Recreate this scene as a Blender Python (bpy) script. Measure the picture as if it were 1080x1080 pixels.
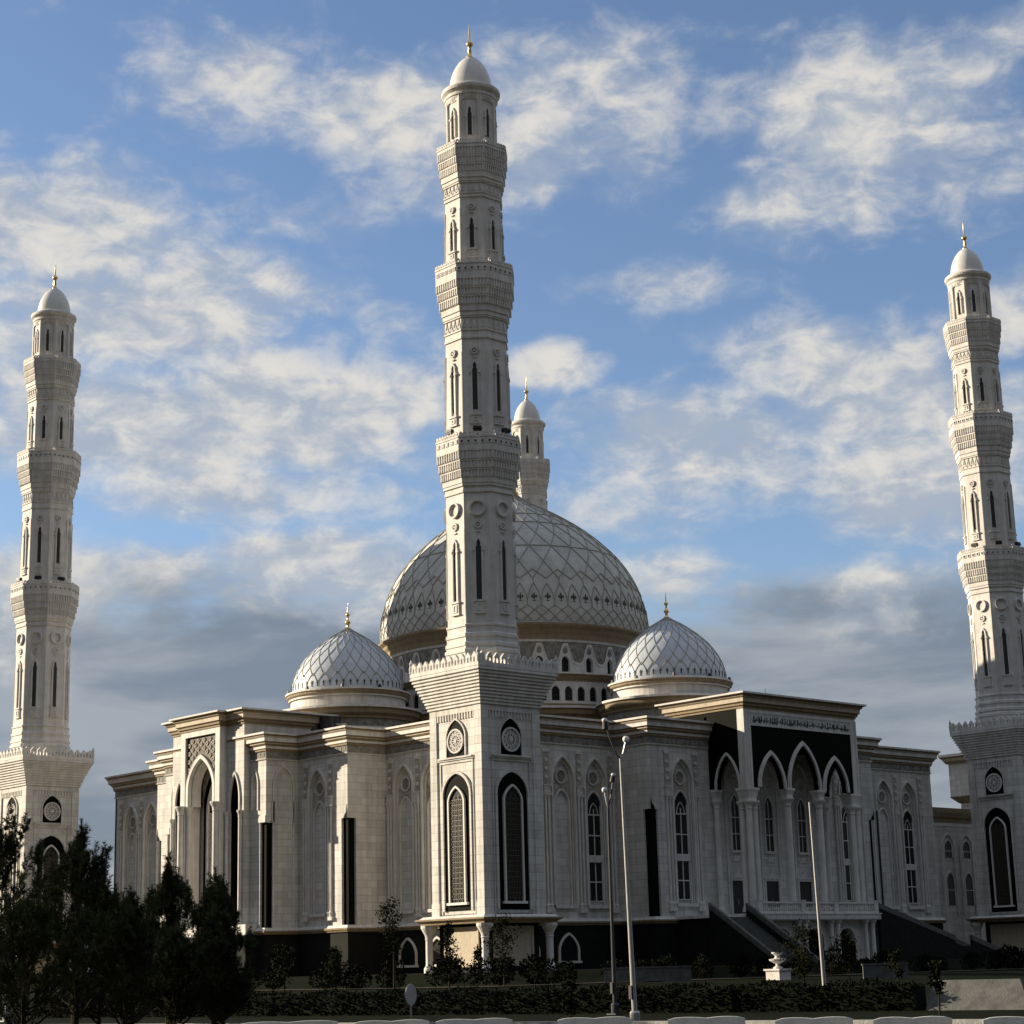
import bpy, bmesh, math, random
from math import sin, cos, pi, sqrt, radians, atan2
from mathutils import Vector, Matrix
random.seed(7)
SC = bpy.context.scene
COL = SC.collection
for o in list(bpy.data.objects): bpy.data.objects.remove(o)

# ------------------------------------------------------------------ camera
S = 69.35                         # spacing of the minarets (m)
YAW, PITCH, ROLL = 0.834510717, 0.2355495289, -0.0260913963
CAM = Vector((-95.14988, -108.7035, 1.7))
fw = Vector((cos(PITCH)*cos(YAW), cos(PITCH)*sin(YAW), sin(PITCH)))
rt = Vector((sin(YAW), -cos(YAW), 0)); up = rt.cross(fw)
r2 = cos(ROLL)*rt + sin(ROLL)*up; u2 = -sin(ROLL)*rt + cos(ROLL)*up
cd = bpy.data.cameras.new('camera'); cam = bpy.data.objects.new('camera', cd); COL.objects.link(cam)
mw = Matrix((r2, u2, -fw)).transposed().to_4x4(); mw.translation = CAM
cam.matrix_world = mw
cd.sensor_width = 36; cd.lens = 2012.53/1080*36; cd.clip_start = .5; cd.clip_end = 20000
SC.camera = cam

# ------------------------------------------------------------------ sun, sky, exposure
SUN_EL, SUN_AZ = radians(17.5), radians(-32)          # azimuth clockwise from +Y
sv = Vector((sin(SUN_AZ)*cos(SUN_EL), cos(SUN_AZ)*cos(SUN_EL), sin(SUN_EL)))
ld = bpy.data.lights.new('sun', 'SUN'); ld.energy = 5.0; ld.angle = radians(.5); ld.color = (1, .85, .64)
lo = bpy.data.objects.new('sun', ld); COL.objects.link(lo); lo.rotation_euler = (-sv).to_track_quat('-Z', 'Y').to_euler()
SC.view_settings.view_transform = 'Standard'; SC.view_settings.look = 'None'
SC.view_settings.exposure = 0.8; SC.view_settings.gamma = 1

W = bpy.data.worlds.new('World'); SC.world = W; W.use_nodes = True
nt = W.node_tree; nt.nodes.clear()
def N(t, **k):
    n = nt.nodes.new(t)
    for a, b in k.items(): setattr(n, a, b)
    return n
def L(a, b): nt.links.new(a, b)
def sock(n, i, v):
    if hasattr(v, 'links'): L(v, n.inputs[i])
    else: n.inputs[i].default_value = v
def M(op, a, b=0., c=None, clamp=False):
    n = N('ShaderNodeMath', operation=op, use_clamp=clamp); sock(n, 0, a); sock(n, 1, b)
    if c is not None: sock(n, 2, c)
    return n.outputs[0]
def MR(v, a, b, c=0., d=1., smooth=True):
    n = N('ShaderNodeMapRange', interpolation_type='SMOOTHSTEP' if smooth else 'LINEAR')
    for i, x in enumerate((v, a, b, c, d)): sock(n, i, x)
    return n.outputs[0]
def MIX(f, a, b):
    n = N('ShaderNodeMix', data_type='RGBA'); sock(n, 0, f)
    for i, x in ((6, a), (7, b)):
        if isinstance(x, tuple): x = x + (1,) if len(x) == 3 else x
        sock(n, i, x)
    return n.outputs[2]
def NOISE(vec, scale, detail, rough, dist=0.):
    n = N('ShaderNodeTexNoise'); L(vec, n.inputs['Vector'])
    n.inputs['Scale'].default_value = scale; n.inputs['Detail'].default_value = detail
    n.inputs['Roughness'].default_value = rough; n.inputs['Distortion'].default_value = dist
    return n.outputs[0]
SKY_STRENGTH = .085
def pix_dir(u, v):
    """direction (azimuth from the view's centre line, elevation), degrees, of a spot of the sky"""
    d = r2*((u-540)/2012.5) + u2*((540-v)/2012.5) + fw; d.normalize()
    a = YAW - atan2(d.y, d.x)
    return math.degrees(a), math.degrees(math.asin(d.z))
def build_sky():
    sky = N('ShaderNodeTexSky', sky_type='NISHITA'); sky.sun_disc = False
    sky.sun_elevation = SUN_EL; sky.sun_rotation = SUN_AZ
    sky.air_density = 1.0; sky.dust_density = .6; sky.ozone_density = 2.2
    tc = N('ShaderNodeTexCoord'); sep = N('ShaderNodeSeparateXYZ'); L(tc.outputs['Generated'], sep.inputs[0])
    x, y, z = sep.outputs
    xr = M('ADD', M('MULTIPLY', x, cos(YAW)), M('MULTIPLY', y, sin(YAW)))
    yr = M('SUBTRACT', M('MULTIPLY', x, sin(YAW)), M('MULTIPLY', y, cos(YAW)))
    az = M('MULTIPLY', M('ARCTAN2', yr, xr), 180/pi); el = M('MULTIPLY', M('ARCSINE', z), 180/pi)
    cb = N('ShaderNodeCombineXYZ'); L(az, cb.inputs[0]); L(el, cb.inputs[1]); ae = cb.outputs[0]
    # streaky coordinates: clouds are wider than tall
    def warp(sx, sy, rot=0., off=(0, 0, 0)):
        mp = N('ShaderNodeMapping'); L(ae, mp.inputs[0])
        mp.inputs['Scale'].default_value = (sx, sy, 1); mp.inputs['Rotation'].default_value = (0, 0, rot)
        mp.inputs['Location'].default_value = off
        return mp.outputs[0]
    n1 = NOISE(warp(.15, .23, .12), 1., 9., .56, .35)
    n2 = NOISE(warp(.60, 1.0, .1, (4, 9, 0)), 1., 7., .60, .3)
    n3 = NOISE(warp(.10, .42, 0, (7, 2, 0)), 1., 6., .55, .2)
    blobs = [  # u, v, half width, half height (pixels of the photograph), weight
        (250, 100, 120, 55, .75), (400, 120, 150, 60, .8), (620, 130, 150, 90, 1.0), (520, 70, 60, 45, .5), (235, 188, 60, 20, .5),
        (940, 110, 150, 90, .95), (1040, 60, 110, 60, .8), (850, 215, 120, 60, .75), (1000, 190, 110, 60, .6),
        (70, 250, 170, 80, 1.0), (130, 330, 210, 70, 1.0), (230, 300, 170, 50, .85), (110, 450, 200, 70, 1.05), (320, 430, 170, 80, 1.05),
        (30, 380, 150, 90, .8), (410, 350, 60, 40, .6), (590, 385, 60, 28, .95), (760, 470, 150, 75, .95), (900, 420, 130, 80, 1.0), (960, 500, 110, 60, 1.0),
        (820, 380, 110, 60, .7), (740, 300, 110, 30, .5), (330, 230, 120, 40, .5), (180, 130, 80, 30, .4), (500, 180, 140, 50, .6), (700, 530, 160, 35, .6), (250, 520, 200, 40, .75), (30, 180, 60, 25, .5), (660, 430, 70, 30, .5), (600, 305, 40, 14, .3), (1060, 330, 90, 50, .7), (1070, 470, 80, 80, .8),
        (100, 610, 230, 45, 1.0), (330, 600, 140, 45, 1.0), (890, 640, 210, 45, 1.0), (700, 610, 90, 30, .7),
        (120, 740, 330, 120, 1.4), (300, 720, 260, 110, 1.3), (900, 740, 330, 110, 1.4), (540, 800, 900, 150, 1.5)]
    mask = None
    for (u, v, hw, hh, w) in blobs:
        a, e = pix_dir(u, v); k = 1/35.1
        s = N('ShaderNodeVectorMath', operation='SUBTRACT'); L(ae, s.inputs[0]); s.inputs[1].default_value = (a, e, 0)
        m = N('ShaderNodeVectorMath', operation='MULTIPLY'); L(s.outputs[0], m.inputs[0]); m.inputs[1].default_value = (1/(hw*k), 1/(hh*k), 0)
        l = N('ShaderNodeVectorMath', operation='LENGTH'); L(m.outputs[0], l.inputs[0])
        b = MR(l.outputs[1], 1.6, .2, 0, w)
        mask = b if mask is None else M('MAXIMUM', mask, b)
    # away from the view: generic cloud, closed behind so the fill can be tuned
    out = MR(M('ABSOLUTE', az), 19., 30., 0, .75)
    mask = M('MAXIMUM', mask, out)
    mask = M('MAXIMUM', mask, MR(el, 7., 3., 0, 1.6))
    mask = M('MAXIMUM', mask, MR(M('ABSOLUTE', az), 45., 85., 0, 1.5))
    dens = M('ADD', M('MULTIPLY', n1, 1.05), M('MULTIPLY', n2, .45))
    dens = M('ADD', dens, M('MULTIPLY', mask, .50))
    dens = M('SUBTRACT', dens, .80)
    cover = MR(dens, .0, .46, 0, 1)
    # light on the clouds: cream on the crests, blue grey where thick and low
    low = MR(M('ADD', el, M('MULTIPLY', M('SUBTRACT', n1, .5), 14.)), 12.6, 9.6, 0, 1)
    crest = MR(M('ADD', M('MULTIPLY', n2, .9), M('MULTIPLY', n3, .8)), .72, 1.05, 0, 1)
    hi_c = MIX(crest, (.235, .265, .315), (.445, .425, .39))
    lo_c = MIX(MR(n3, .40, .62, 0, 1), (.115, .138, .172), (.205, .222, .245))
    cloud = MIX(low, hi_c, lo_c)
    # cloud behind the viewer is shaped to tune fill: dark low, bright overhead
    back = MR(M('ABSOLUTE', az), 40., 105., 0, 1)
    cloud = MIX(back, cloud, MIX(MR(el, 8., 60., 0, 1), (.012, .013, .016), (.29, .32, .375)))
    deep = MIX(MR(el, 8., 30., 0, 1), (.30, .42, .60), (.125, .235, .50))
    skyc = N('ShaderNodeMix', data_type='RGBA', blend_type='MULTIPLY'); skyc.inputs[0].default_value = 1
    L(sky.outputs[0], skyc.inputs[6]); skyc.inputs[7].default_value = (1.0, 1.0, 1.08, 1)
    k = N('ShaderNodeMix', data_type='RGBA', blend_type='MULTIPLY'); k.inputs[0].default_value = 1
    L(cloud, k.inputs[6]); q = 1/SKY_STRENGTH; k.inputs[7].default_value = (q, q, q, 1)
    fin = MIX(M('MULTIPLY', cover, .93), skyc.outputs[2], k.outputs[2])
    bg = N('ShaderNodeBackground'); L(fin, bg.inputs[0]); bg.inputs[1].default_value = SKY_STRENGTH
    wo = N('ShaderNodeOutputWorld'); L(bg.outputs[0], wo.inputs[0])
build_sky()

# ------------------------------------------------------------------ materials
def mat(name, col, rough=.7, noise=0., nscale=1., metal=0., bump=0., bscale=8., course=None, col2=None, streak=0., spec=.3):
    m = bpy.data.materials.new(name); m.use_nodes = True; t = m.node_tree; b = t.nodes['Principled BSDF']
    b.inputs['Base Color'].default_value = (*col, 1); b.inputs['Roughness'].default_value = rough; b.inputs['Metallic'].default_value = metal
    b.inputs['Specular IOR Level'].default_value = spec
    tc = t.nodes.new('ShaderNodeTexCoord'); out = None
    def link(a, c): t.links.new(a, c)
    def nz(scale, det=6, vec=None, rough_=.6):
        n = t.nodes.new('ShaderNodeTexNoise'); n.inputs['Scale'].default_value = scale; n.inputs['Detail'].default_value = det
        n.inputs['Roughness'].default_value = rough_
        link(vec or tc.outputs['Object'], n.inputs['Vector']); return n.outputs[0]
    if noise or col2:
        r = t.nodes.new('ShaderNodeValToRGB'); link(nz(nscale), r.inputs[0])
        c2 = col2 or tuple(c*(1-noise) for c in col)
        r.color_ramp.elements[0].position = .35; r.color_ramp.elements[1].position = .65
        r.color_ramp.elements[0].color = (*c2, 1); r.color_ramp.elements[1].color = (*col, 1); out = r.outputs[0]
    if streak:   # rain streaks, long in z
        mp = t.nodes.new('ShaderNodeMapping'); mp.inputs['Scale'].default_value = (1.6, 1.6, .12); link(tc.outputs['Object'], mp.inputs[0])
        r = t.nodes.new('ShaderNodeMapRange'); link(nz(1.3, 5, mp.outputs[0]), r.inputs[0])
        r.inputs[1].default_value = .42; r.inputs[2].default_value = .72; r.inputs[3].default_value = 1; r.inputs[4].default_value = 1-streak
        mx = t.nodes.new('ShaderNodeMix'); mx.data_type = 'RGBA'; mx.blend_type = 'MULTIPLY'; mx.inputs[0].default_value = 1
        if out: link(out, mx.inputs[6])
        else: mx.inputs[6].default_value = (*col, 1)
        link(r.outputs[0], mx.inputs[7]); out = mx.outputs[2]
    hgt = None
    if course:   # slab joints: rows in z, columns along x+y (facades run along x or y)
        w, h = course
        s = t.nodes.new('ShaderNodeSeparateXYZ'); link(tc.outputs['Object'], s.inputs[0])
        a = t.nodes.new('ShaderNodeMath'); a.operation = 'ADD'; link(s.outputs[0], a.inputs[0]); link(s.outputs[1], a.inputs[1])
        c = t.nodes.new('ShaderNodeCombineXYZ'); link(a.outputs[0], c.inputs[0]); link(s.outputs[2], c.inputs[1])
        br = t.nodes.new('ShaderNodeTexBrick'); link(c.outputs[0], br.inputs[0]); br.inputs['Scale'].default_value = 1
        br.inputs['Brick Width'].default_value = w; br.inputs['Row Height'].default_value = h; br.inputs['Mortar Size'].default_value = .02
        br.inputs['Color1'].default_value = (1, 1, 1, 1); br.inputs['Color2'].default_value = (.81, .81, .80, 1); br.inputs['Mortar'].default_value = (.62, .60, .58, 1)
        mx = t.nodes.new('ShaderNodeMix'); mx.data_type = 'RGBA'; mx.blend_type = 'MULTIPLY'; mx.inputs[0].default_value = 1
        if out: link(out, mx.inputs[6])
        else: mx.inputs[6].default_value = (*col, 1)
        link(br.outputs[0], mx.inputs[7]); out = mx.outputs[2]
    if out: link(out, b.inputs['Base Color'])
    if bump:
        bp = t.nodes.new('ShaderNodeBump'); bp.inputs['Strength'].default_value = bump; bp.inputs['Distance'].default_value = .05
        link(nz(bscale, 8), bp.inputs['Height']); link(bp.outputs[0], b.inputs['Normal'])
    return m
stone = mat('white_stone', (.70, .685, .65), .7, .12, .5, bump=.25, bscale=5, course=(1.1, .62), streak=.28)
stone_p = mat('carved_stone', (.71, .69, .655), .7, .16, 1.2, bump=.25, bscale=9, streak=.24)
carve = mat('relief_stone', (.50, .46, .40), .8, .45, 7, bump=.9, bscale=14)
ochre = mat('ochre_stone', (.28, .215, .13), .75, .2, 2, bump=.2, bscale=9, streak=.2)
cream = mat('cream_stone', (.54, .47, .36), .7, .15, 3, bump=.2, bscale=9, streak=.2)
frieze = mat('frieze_stone', (.30, .29, .26), .8, .5, 2.4, bump=.8, bscale=10)
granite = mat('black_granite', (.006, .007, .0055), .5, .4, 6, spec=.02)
browngr = mat('brown_marble', (.085, .068, .045), .6, .6, 3.5, spec=.2)
plinthm = mat('dark_plinth_granite', (.014, .015, .013), .75, .4, 2, course=(1.6, .8), spec=.1)
slotg = mat('slot_glass', (.055, .058, .056), .35, .3, 3, spec=.3)
glass = mat('dark_glass', (.010, .012, .012), .25, spec=.3)
screen = mat('bronze_screen', (.075, .065, .045), .5, .3, 9)
whitef = mat('white_frame', (.62, .61, .57), .5)
gold = mat('gilded_metal', (.70, .50, .20), .28, metal=1)
domem = mat('dome_cladding', (.56, .565, .54), .8, .22, .9, bump=.1, bscale=3, streak=.12, spec=.3)
domet = mat('small_dome_tiles', (.54, .59, .66), .40, .14, 1.6, streak=.08, spec=.5)
domel = mat('dome_lattice', (.30, .285, .235), .7)
domek = mat('dome_ornament', (.06, .06, .055), .5)
mdome = mat('minaret_dome_white', (.66, .66, .64), .35, .1, 2, spec=.5)
roofm = mat('roof_grey', (.10, .10, .10), .8, .3, 1)
metal = mat('galvanised_metal', (.42, .42, .41), .38, .15, 6, metal=.7)
darkmetal = mat('dark_metal', (.025, .025, .027), .5)
tank = mat('rooftop_tank_metal', (.07, .07, .075), .4, .3, 3, metal=.4)
lampw = mat('lamp_globe_plastic', (.75, .75, .75), .25)
concrete = mat('concrete', (.42, .42, .40), .85, .3, 4, bump=.5, bscale=20)
concrete2 = mat('old_concrete', (.12, .122, .115), .9, .4, 2.5, bump=.5, bscale=15)
def mix_mat(name, a, b, scale, rough=.95, spec=.04): return mat(name, a, rough, 0, scale, col2=b, bump=.6, bscale=30, spec=spec)
grass = mix_mat('grass_ground', (.009, .012, .005), (.005, .007, .003), 1.4)
asphalt = mix_mat('asphalt', (.045, .045, .044), (.032, .032, .032), 3)
paving = mix_mat('paving', (.15, .135, .105), (.10, .09, .072), 2)
needle = mix_mat('pine_needles', (.060, .070, .035), (.022, .030, .015), 1.2, .8)
needle2 = mix_mat('leaf_green', (.020, .024, .010), (.010, .014, .006), 3, .8)
hedgem = mix_mat('hedge_leaf', (.009, .013, .006), (.005, .007, .004), 3, .8)
barrier_c = mat('barrier_concrete', (.66, .67, .64), .8, .25, 3, bump=.4, bscale=20, streak=.2)
bouncem = mix_mat('pale_bounce_ground', (.24, .22, .17), (.17, .155, .12), .02)  # pale tone chosen to throw bounce light upward
bark = mix_mat('bark', (.06, .045, .032), (.03, .024, .018), 9)

# ------------------------------------------------------------------ mesh helpers
class MB:
    def __init__(s): s.v = []; s.f = []; s.m = []
    def add(s, vs, fs, mi=0):
        n = len(s.v); s.v += [tuple(p) for p in vs]
        for f in fs: s.f.append([i+n for i in f]); s.m.append(mi)
    def box(s, x0, x1, y0, y1, z0, z1, mi=0):
        s.add([(x0,y0,z0),(x1,y0,z0),(x1,y1,z0),(x0,y1,z0),(x0,y0,z1),(x1,y0,z1),(x1,y1,z1),(x0,y1,z1)],
              [(0,3,2,1),(4,5,6,7),(0,1,5,4),(1,2,6,5),(2,3,7,6),(3,0,4,7)], mi)
    def pbox(s, P, u0, u1, z0, z1, d0, d1, mi=0):
        s.add([P(u,z,d) for d in (d0,d1) for (u,z) in ((u0,z0),(u1,z0),(u1,z1),(u0,z1))],
              [(0,3,2,1),(4,5,6,7),(0,1,5,4),(1,2,6,5),(2,3,7,6),(3,0,4,7)], mi)
    def ext(s, P, pts, d0, d1, mi=0):
        n = len(pts)
        s.add([P(u,z,d) for d in (d0,d1) for (u,z) in pts],
              [tuple(range(n-1,-1,-1)), tuple(range(n,2*n))]+[(i,(i+1)%n,n+(i+1)%n,n+i) for i in range(n)], mi)
    def ring(s, P, a, b, d0, d1, mi=0, closed=False):
        n = len(a); vs = [P(u,z,d) for d in (d0,d1) for pts in (a,b) for (u,z) in pts]; fs = []
        A0, B0, A1, B1 = 0, n, 2*n, 3*n
        for i in range(n if closed else n-1):
            j = (i+1) % n
            fs += [(A1+i,A1+j,B1+j,B1+i), (A0+i,B0+i,B0+j,A0+j), (A0+i,A0+j,A1+j,A1+i), (B0+i,B1+i,B1+j,B0+j)]
        if not closed: fs += [(A0,A1,B1,B0), (A0+n-1,B0+n-1,B1+n-1,A1+n-1)]
        s.add(vs, fs, mi)
    def over(s, P, arch, ztop, d0, d1, mi=0):      # masonry above an arch line, up to ztop
        top = [(u, ztop) for (u, z) in arch]; s.ring(P, top, arch, d0, d1, mi)
    def lathe(s, prof, n=32, mi=0, c=(0,0), ph=0., close=True):
        vs = []; fs = []
        for (r, z) in prof:
            for k in range(n):
                a = 2*pi*k/n+ph; vs.append((c[0]+r*cos(a), c[1]+r*sin(a), z))
        for i in range(len(prof)-1):
            for k in range(n):
                l = (k+1) % n; fs.append((i*n+k, i*n+l, (i+1)*n+l, (i+1)*n+k))
        if close:
            if prof[0][0] > 1e-4: fs.append(tuple(range(n-1,-1,-1)))
            if prof[-1][0] > 1e-4: fs.append(tuple((len(prof)-1)*n+k for k in range(n)))
        s.add(vs, fs, mi)
    def tube(s, pts, rs, n=8, mi=0):
        vs = []; fs = []; pts = [Vector(p) for p in pts]
        if not isinstance(rs, (list, tuple)): rs = [rs]*len(pts)
        for i, p in enumerate(pts):
            t = (pts[min(i+1,len(pts)-1)]-pts[max(i-1,0)]).normalized()
            a = t.cross(Vector((0,0,1)) if abs(t.z) < .9 else Vector((1,0,0))).normalized(); b = t.cross(a)
            for k in range(n):
                q = 2*pi*k/n; vs.append(p+(a*cos(q)+b*sin(q))*rs[i])
        for i in range(len(pts)-1):
            for k in range(n):
                l = (k+1) % n; fs.append((i*n+k, i*n+l, (i+1)*n+l, (i+1)*n+k))
        fs += [tuple(range(n-1,-1,-1)), tuple((len(pts)-1)*n+k for k in range(n))]
        s.add(vs, fs, mi)
    def sweep(s, path, prof, mats, closed=True):   # prof: (outward, z); outward = right of travel
        n = len(path); off = []
        for i, p in enumerate(path):
            def nr(a, b):
                d = Vector((b[0]-a[0], b[1]-a[1])).normalized(); return Vector((d.y, -d.x))
            if closed or 0 < i < n-1:
                n1 = nr(path[i-1], p); n2 = nr(p, path[(i+1) % n]); m = n1+n2; m = m/max(m.dot(n1), .2)
            elif i == 0: m = nr(p, path[1])
            else: m = nr(path[-2], p)
            off.append(m)
        for j in range(len(prof)-1):
            vs = []
            for (d, z) in (prof[j], prof[j+1]):
                vs += [(p[0]+o.x*d, p[1]+o.y*d, z) for p, o in zip(path, off)]
            s.add(vs, [(i, (i+1) % n, n+(i+1) % n, n+i) for i in range(n if closed else n-1)], mats[j] if isinstance(mats, (list,tuple)) else mats)
    def build(s, name, mats, parent=None, smooth=False, loc=None, recalc=True):
        me = bpy.data.meshes.new(name); me.from_pydata(s.v, [], s.f)
        if not isinstance(mats, (list, tuple)): mats = [mats]
        for m in mats: me.materials.append(m)
        me.polygons.foreach_set('material_index', [min(i, len(mats)-1) for i in s.m])
        if recalc:
            bm = bmesh.new(); bm.from_mesh(me); bmesh.ops.recalc_face_normals(bm, faces=bm.faces); bm.to_mesh(me); bm.free()
        if smooth: me.polygons.foreach_set('use_smooth', [True]*len(me.polygons))
        me.update()
        o = bpy.data.objects.new(name, me); COL.objects.link(o)
        if parent: o.parent = parent
        if loc: o.location = loc
        return o
def empty(name, loc=(0,0,0), rz=0):
    o = bpy.data.objects.new(name, None); COL.objects.link(o); o.location = loc; o.rotation_euler = (0,0,rz); return o
def tag(o, label=None, cat=None, group=None, kind=None):
    if label: o['label'] = label
    if cat: o['category'] = cat
    if group: o['group'] = group
    if kind: o['kind'] = kind
    return o
def copy_tree(o, parent=None):
    c = o.copy(); COL.objects.link(c)
    if parent is not None: c.parent = parent
    for ch in list(o.children): copy_tree(ch, c)
    return c
def FS(y0): return lambda u, z, d: (u, y0-d, z)        # facade facing -Y
def FW(x0): return lambda u, z, d: (x0-d, u, z)        # facade facing -X
def FE(x0): return lambda u, z, d: (x0+d, u, z)
def FN(y0): return lambda u, z, d: (u, y0+d, z)
def FR(c, s, r0, o=(0, 0)):                            # face of a turned body
    return lambda u, z, d: (o[0]+c*(r0+d)-s*u, o[1]+s*(r0+d)+c*u, z)
def arch(uc, hw, zs, za, n=9, k=.30):                  # pointed arch line, left to right
    pts = []
    for i in range(-n, n+1):
        a = i/n*pi/2; s_ = sin(a); h = (1-k)*abs(cos(a))+k*(1-abs(s_)); pts.append((uc+hw*s_, zs+(za-zs)*h))
    return pts
def circ(uc, zc, r, n=24, ph=0): return [(uc+r*cos(2*pi*i/n+ph), zc+r*sin(2*pi*i/n+ph)) for i in range(n)]
def archpoly(uc, hw, z0, zs, za, n=9, k=.3):
    return [(uc-hw, z0)]+arch(uc, hw, zs, za, n, k)+[(uc+hw, z0)]
def archpath(uc, hw, z0, zs, za, n=9, k=.3): return archpoly(uc, hw, z0, zs, za, n, k)
def moulding(mb, P, uc, hw, z0, zs, za, t, d0, d1, mi=0, n=9, k=.3):   # arch surround of thickness t outside hw
    mb.ring(P, archpath(uc, hw+t, z0, zs, za+t*1.15, n, k), archpath(uc, hw, z0, zs, za, n, k), d0, d1, mi)
def rosette(mb, P, uc, zc, r, d, mi=0, petals=12):     # pierced wheel: rim, hub, spokes, small rings
    mb.ring(P, circ(uc,zc,r), circ(uc,zc,r*.86), d, d+.12, mi, True)
    mb.ring(P, circ(uc,zc,r*.55,18), circ(uc,zc,r*.47,18), d, d+.07, mi, True)
    mb.ext(P, circ(uc,zc,r*.16,10), d, d+.1, mi)
    for i in range(petals):
        a = 2*pi*i/petals; ca, sa = cos(a), sin(a); w = .035*r
        mb.ext(P, [(uc+ca*r*.14-sa*w, zc+sa*r*.14+ca*w),(uc+ca*r*.14+sa*w, zc+sa*r*.14-ca*w),(uc+ca*r*.88+sa*w, zc+sa*r*.88-ca*w),(uc+ca*r*.88-sa*w, zc+sa*r*.88+ca*w)], d, d+.06, mi)
        mb.ring(P, circ(uc+cos(a+pi/petals)*r*.7, zc+sin(a+pi/petals)*r*.7, r*.13, 8), circ(uc+cos(a+pi/petals)*r*.7, zc+sin(a+pi/petals)*r*.7, r*.08, 8), d, d+.06, mi, True)

# ------------------------------------------------------------------ minaret
C22 = cos(pi/8)
def octp(mb, prof, mi=0): mb.lathe([(a/C22, z) for (a, z) in prof], 8, mi, ph=pi/8)
FACES8 = [(cos(k*pi/4), sin(k*pi/4)) for k in range(8)]
def slot_window(root, c, s, a, z0, z1, w, sill, name='window'):
    """narrow stepped window of an octagonal storey with its raised surround"""
    P = FR(c, s, a); g = MB(); zs = z1-.55
    g.ext(P, [(-w,z0),(w,z0),(w,zs),(w*.62,zs),(w*.62,z1-.22),(0,z1),(-w*.62,z1-.22),(-w*.62,zs),(-w,zs)], -.01, .02)
    o = g.build('window', slotg, root)
    f = MB(); t = .13
    for q in (-1, 1):
        f.pbox(P, min(q*w, q*(w+t)), max(q*w, q*(w+t)), z0, zs, 0, .15)
        f.pbox(P, min(q*w*.7, q*(w*.7+t)), max(q*w*.7, q*(w*.7+t)), zs-.002, z1-.2, 0, .13)
        f.ext(P, [(q*(w*.7+t), z1-.2), (q*w*.7, z1-.2), (0, z1+.03), (0, z1+.2)], 0, .12)
        f.pbox(P, q*(w+t)-.09, q*(w+t)+.09, zs-.35, zs-.2, 0, .2)
    if sill:
        f.pbox(P, -w-.26, w+.26, z0-.14, z0, 0, .24); f.pbox(P, -w-.18, w+.18, z0-sill, z0-.14, 0, .15)
        f.pbox(P, -w-.25, w+.25, z0-sill-.1, z0-sill, 0, .2)
        f.ring(P, [(-w-.02,z0-sill+.1),(w+.02,z0-sill+.1),(w+.02,z0-.24),(-w-.02,z0-.24)], [(-w+.1,z0-sill+.2),(w-.1,z0-sill+.2),(w-.1,z0-.34),(-w+.1,z0-.34)], .15, .2, 0, True)
    f.build('frame', stone_p, o)
def flower(root, c, s, a, z, r):
    P = FR(c, s, a); g = MB()
    g.ring(P, circ(0,z,r), circ(0,z,r*.62), 0, .12, 0, True)
    for i in range(8):
        q = 2*pi*i/8; g.ext(P, circ(cos(q)*r*.98, z+sin(q)*r*.98, r*.2, 6), 0, .1)
    g.ext(P, circ(0,z,r*.3,8), 0, .12)
    g.pbox(P, -.16, .16, z-r-.26, z-r-.16, 0, .1)
    g.build('medallion', stone_p, root)
def merlons(mb, P, half, z, n, h, w, t=.16, mi=0):
    """row of pierced trefoil merlons on a side from -half to half"""
    for i in range(n):
        u = -half+(i+.5)*2*half/n
        mb.ring(P, [(u-w,z),(u-w*.75,z+h*.35),(u-w*.95,z+h*.55),(u-w*.55,z+h*.75),(u,z+h),(u+w*.55,z+h*.75),(u+w*.95,z+h*.55),(u+w*.75,z+h*.35),(u+w,z)],
                [(u-w*.35,z),(u-w*.3,z+h*.2),(u-w*.32,z+h*.3),(u-w*.2,z+h*.45),(u,z+h*.52),(u+w*.2,z+h*.45),(u+w*.32,z+h*.3),(u+w*.3,z+h*.2),(u+w*.35,z)], -t, 0, mi)
def balcony(root, z, a0, a1, para, holes, top):
    """z = levels of tiers (bottom .. parapet bottom .. parapet top); corbelled out from a0 to a1"""
    g = MB(); t = len(z)-2; da = (a1-a0)/(t+.6)
    prev = a0
    prof = []
    for i in range(t):
        a = a0+da*(i+1); zt, zb = z[i+1], z[i]
        prof += [(a-.02, zb+.03), (a-.02, zt-.10), (a+.08, zt-.10), (a+.08, zt-.003)]
    prof = [(a0, z[0]-.02)]+prof+[(a1, z[t]+.001), (a1, z[t+1]-.12), (a1+.05, z[t+1]-.12), (a1+.05, z[t+1]), (a1-.2, z[t+1]), (a1-.2, z[t]+.12), (a0*.7, z[t]+.12)]
    octp(g, prof)
    for (c, s) in FACES8:
        for i in range(t):      # upright flutes of each corbel tier
            a = a0+da*(i+1); hw = a*math.tan(pi/8); n = 9
            for k in range(n+1):
                u = -hw*.97+k*2*hw*.97/n
                g.pbox(FR(c,s,a), u-.045, u+.045, z[i]+.06, z[i+1]-.11, -.03, .075)
        if holes:
            P = FR(c,s,a1); hw = a1*math.tan(pi/8); n = 5
            for k in range(n):
                u = -hw+(k+.5)*2*hw/n; zz = z[t]+(z[t+1]-z[t])*.58; q = .17
                g.ring(P, [(u-q,zz-q),(u+q,zz-q),(u+q,zz+q),(u-q,zz+q)], [(u-q*.6,zz-q*.6),(u+q*.6,zz-q*.6),(u+q*.6,zz+q*.6),(u-q*.6,zz+q*.6)], 0, .05, 0, True)
                g.ext(P, [(u-q*.35,zz),(u,zz-q*.5),(u+q*.35,zz),(u,zz+q*.5)], 0, .06, 1)
        merlons(g, FR(c,s,a1+.05), a1*math.tan(pi/8)*.97, z[t+1], 8, top, .15, .1)
    return g.build('balcony', [stone_p, glass], root)
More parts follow.
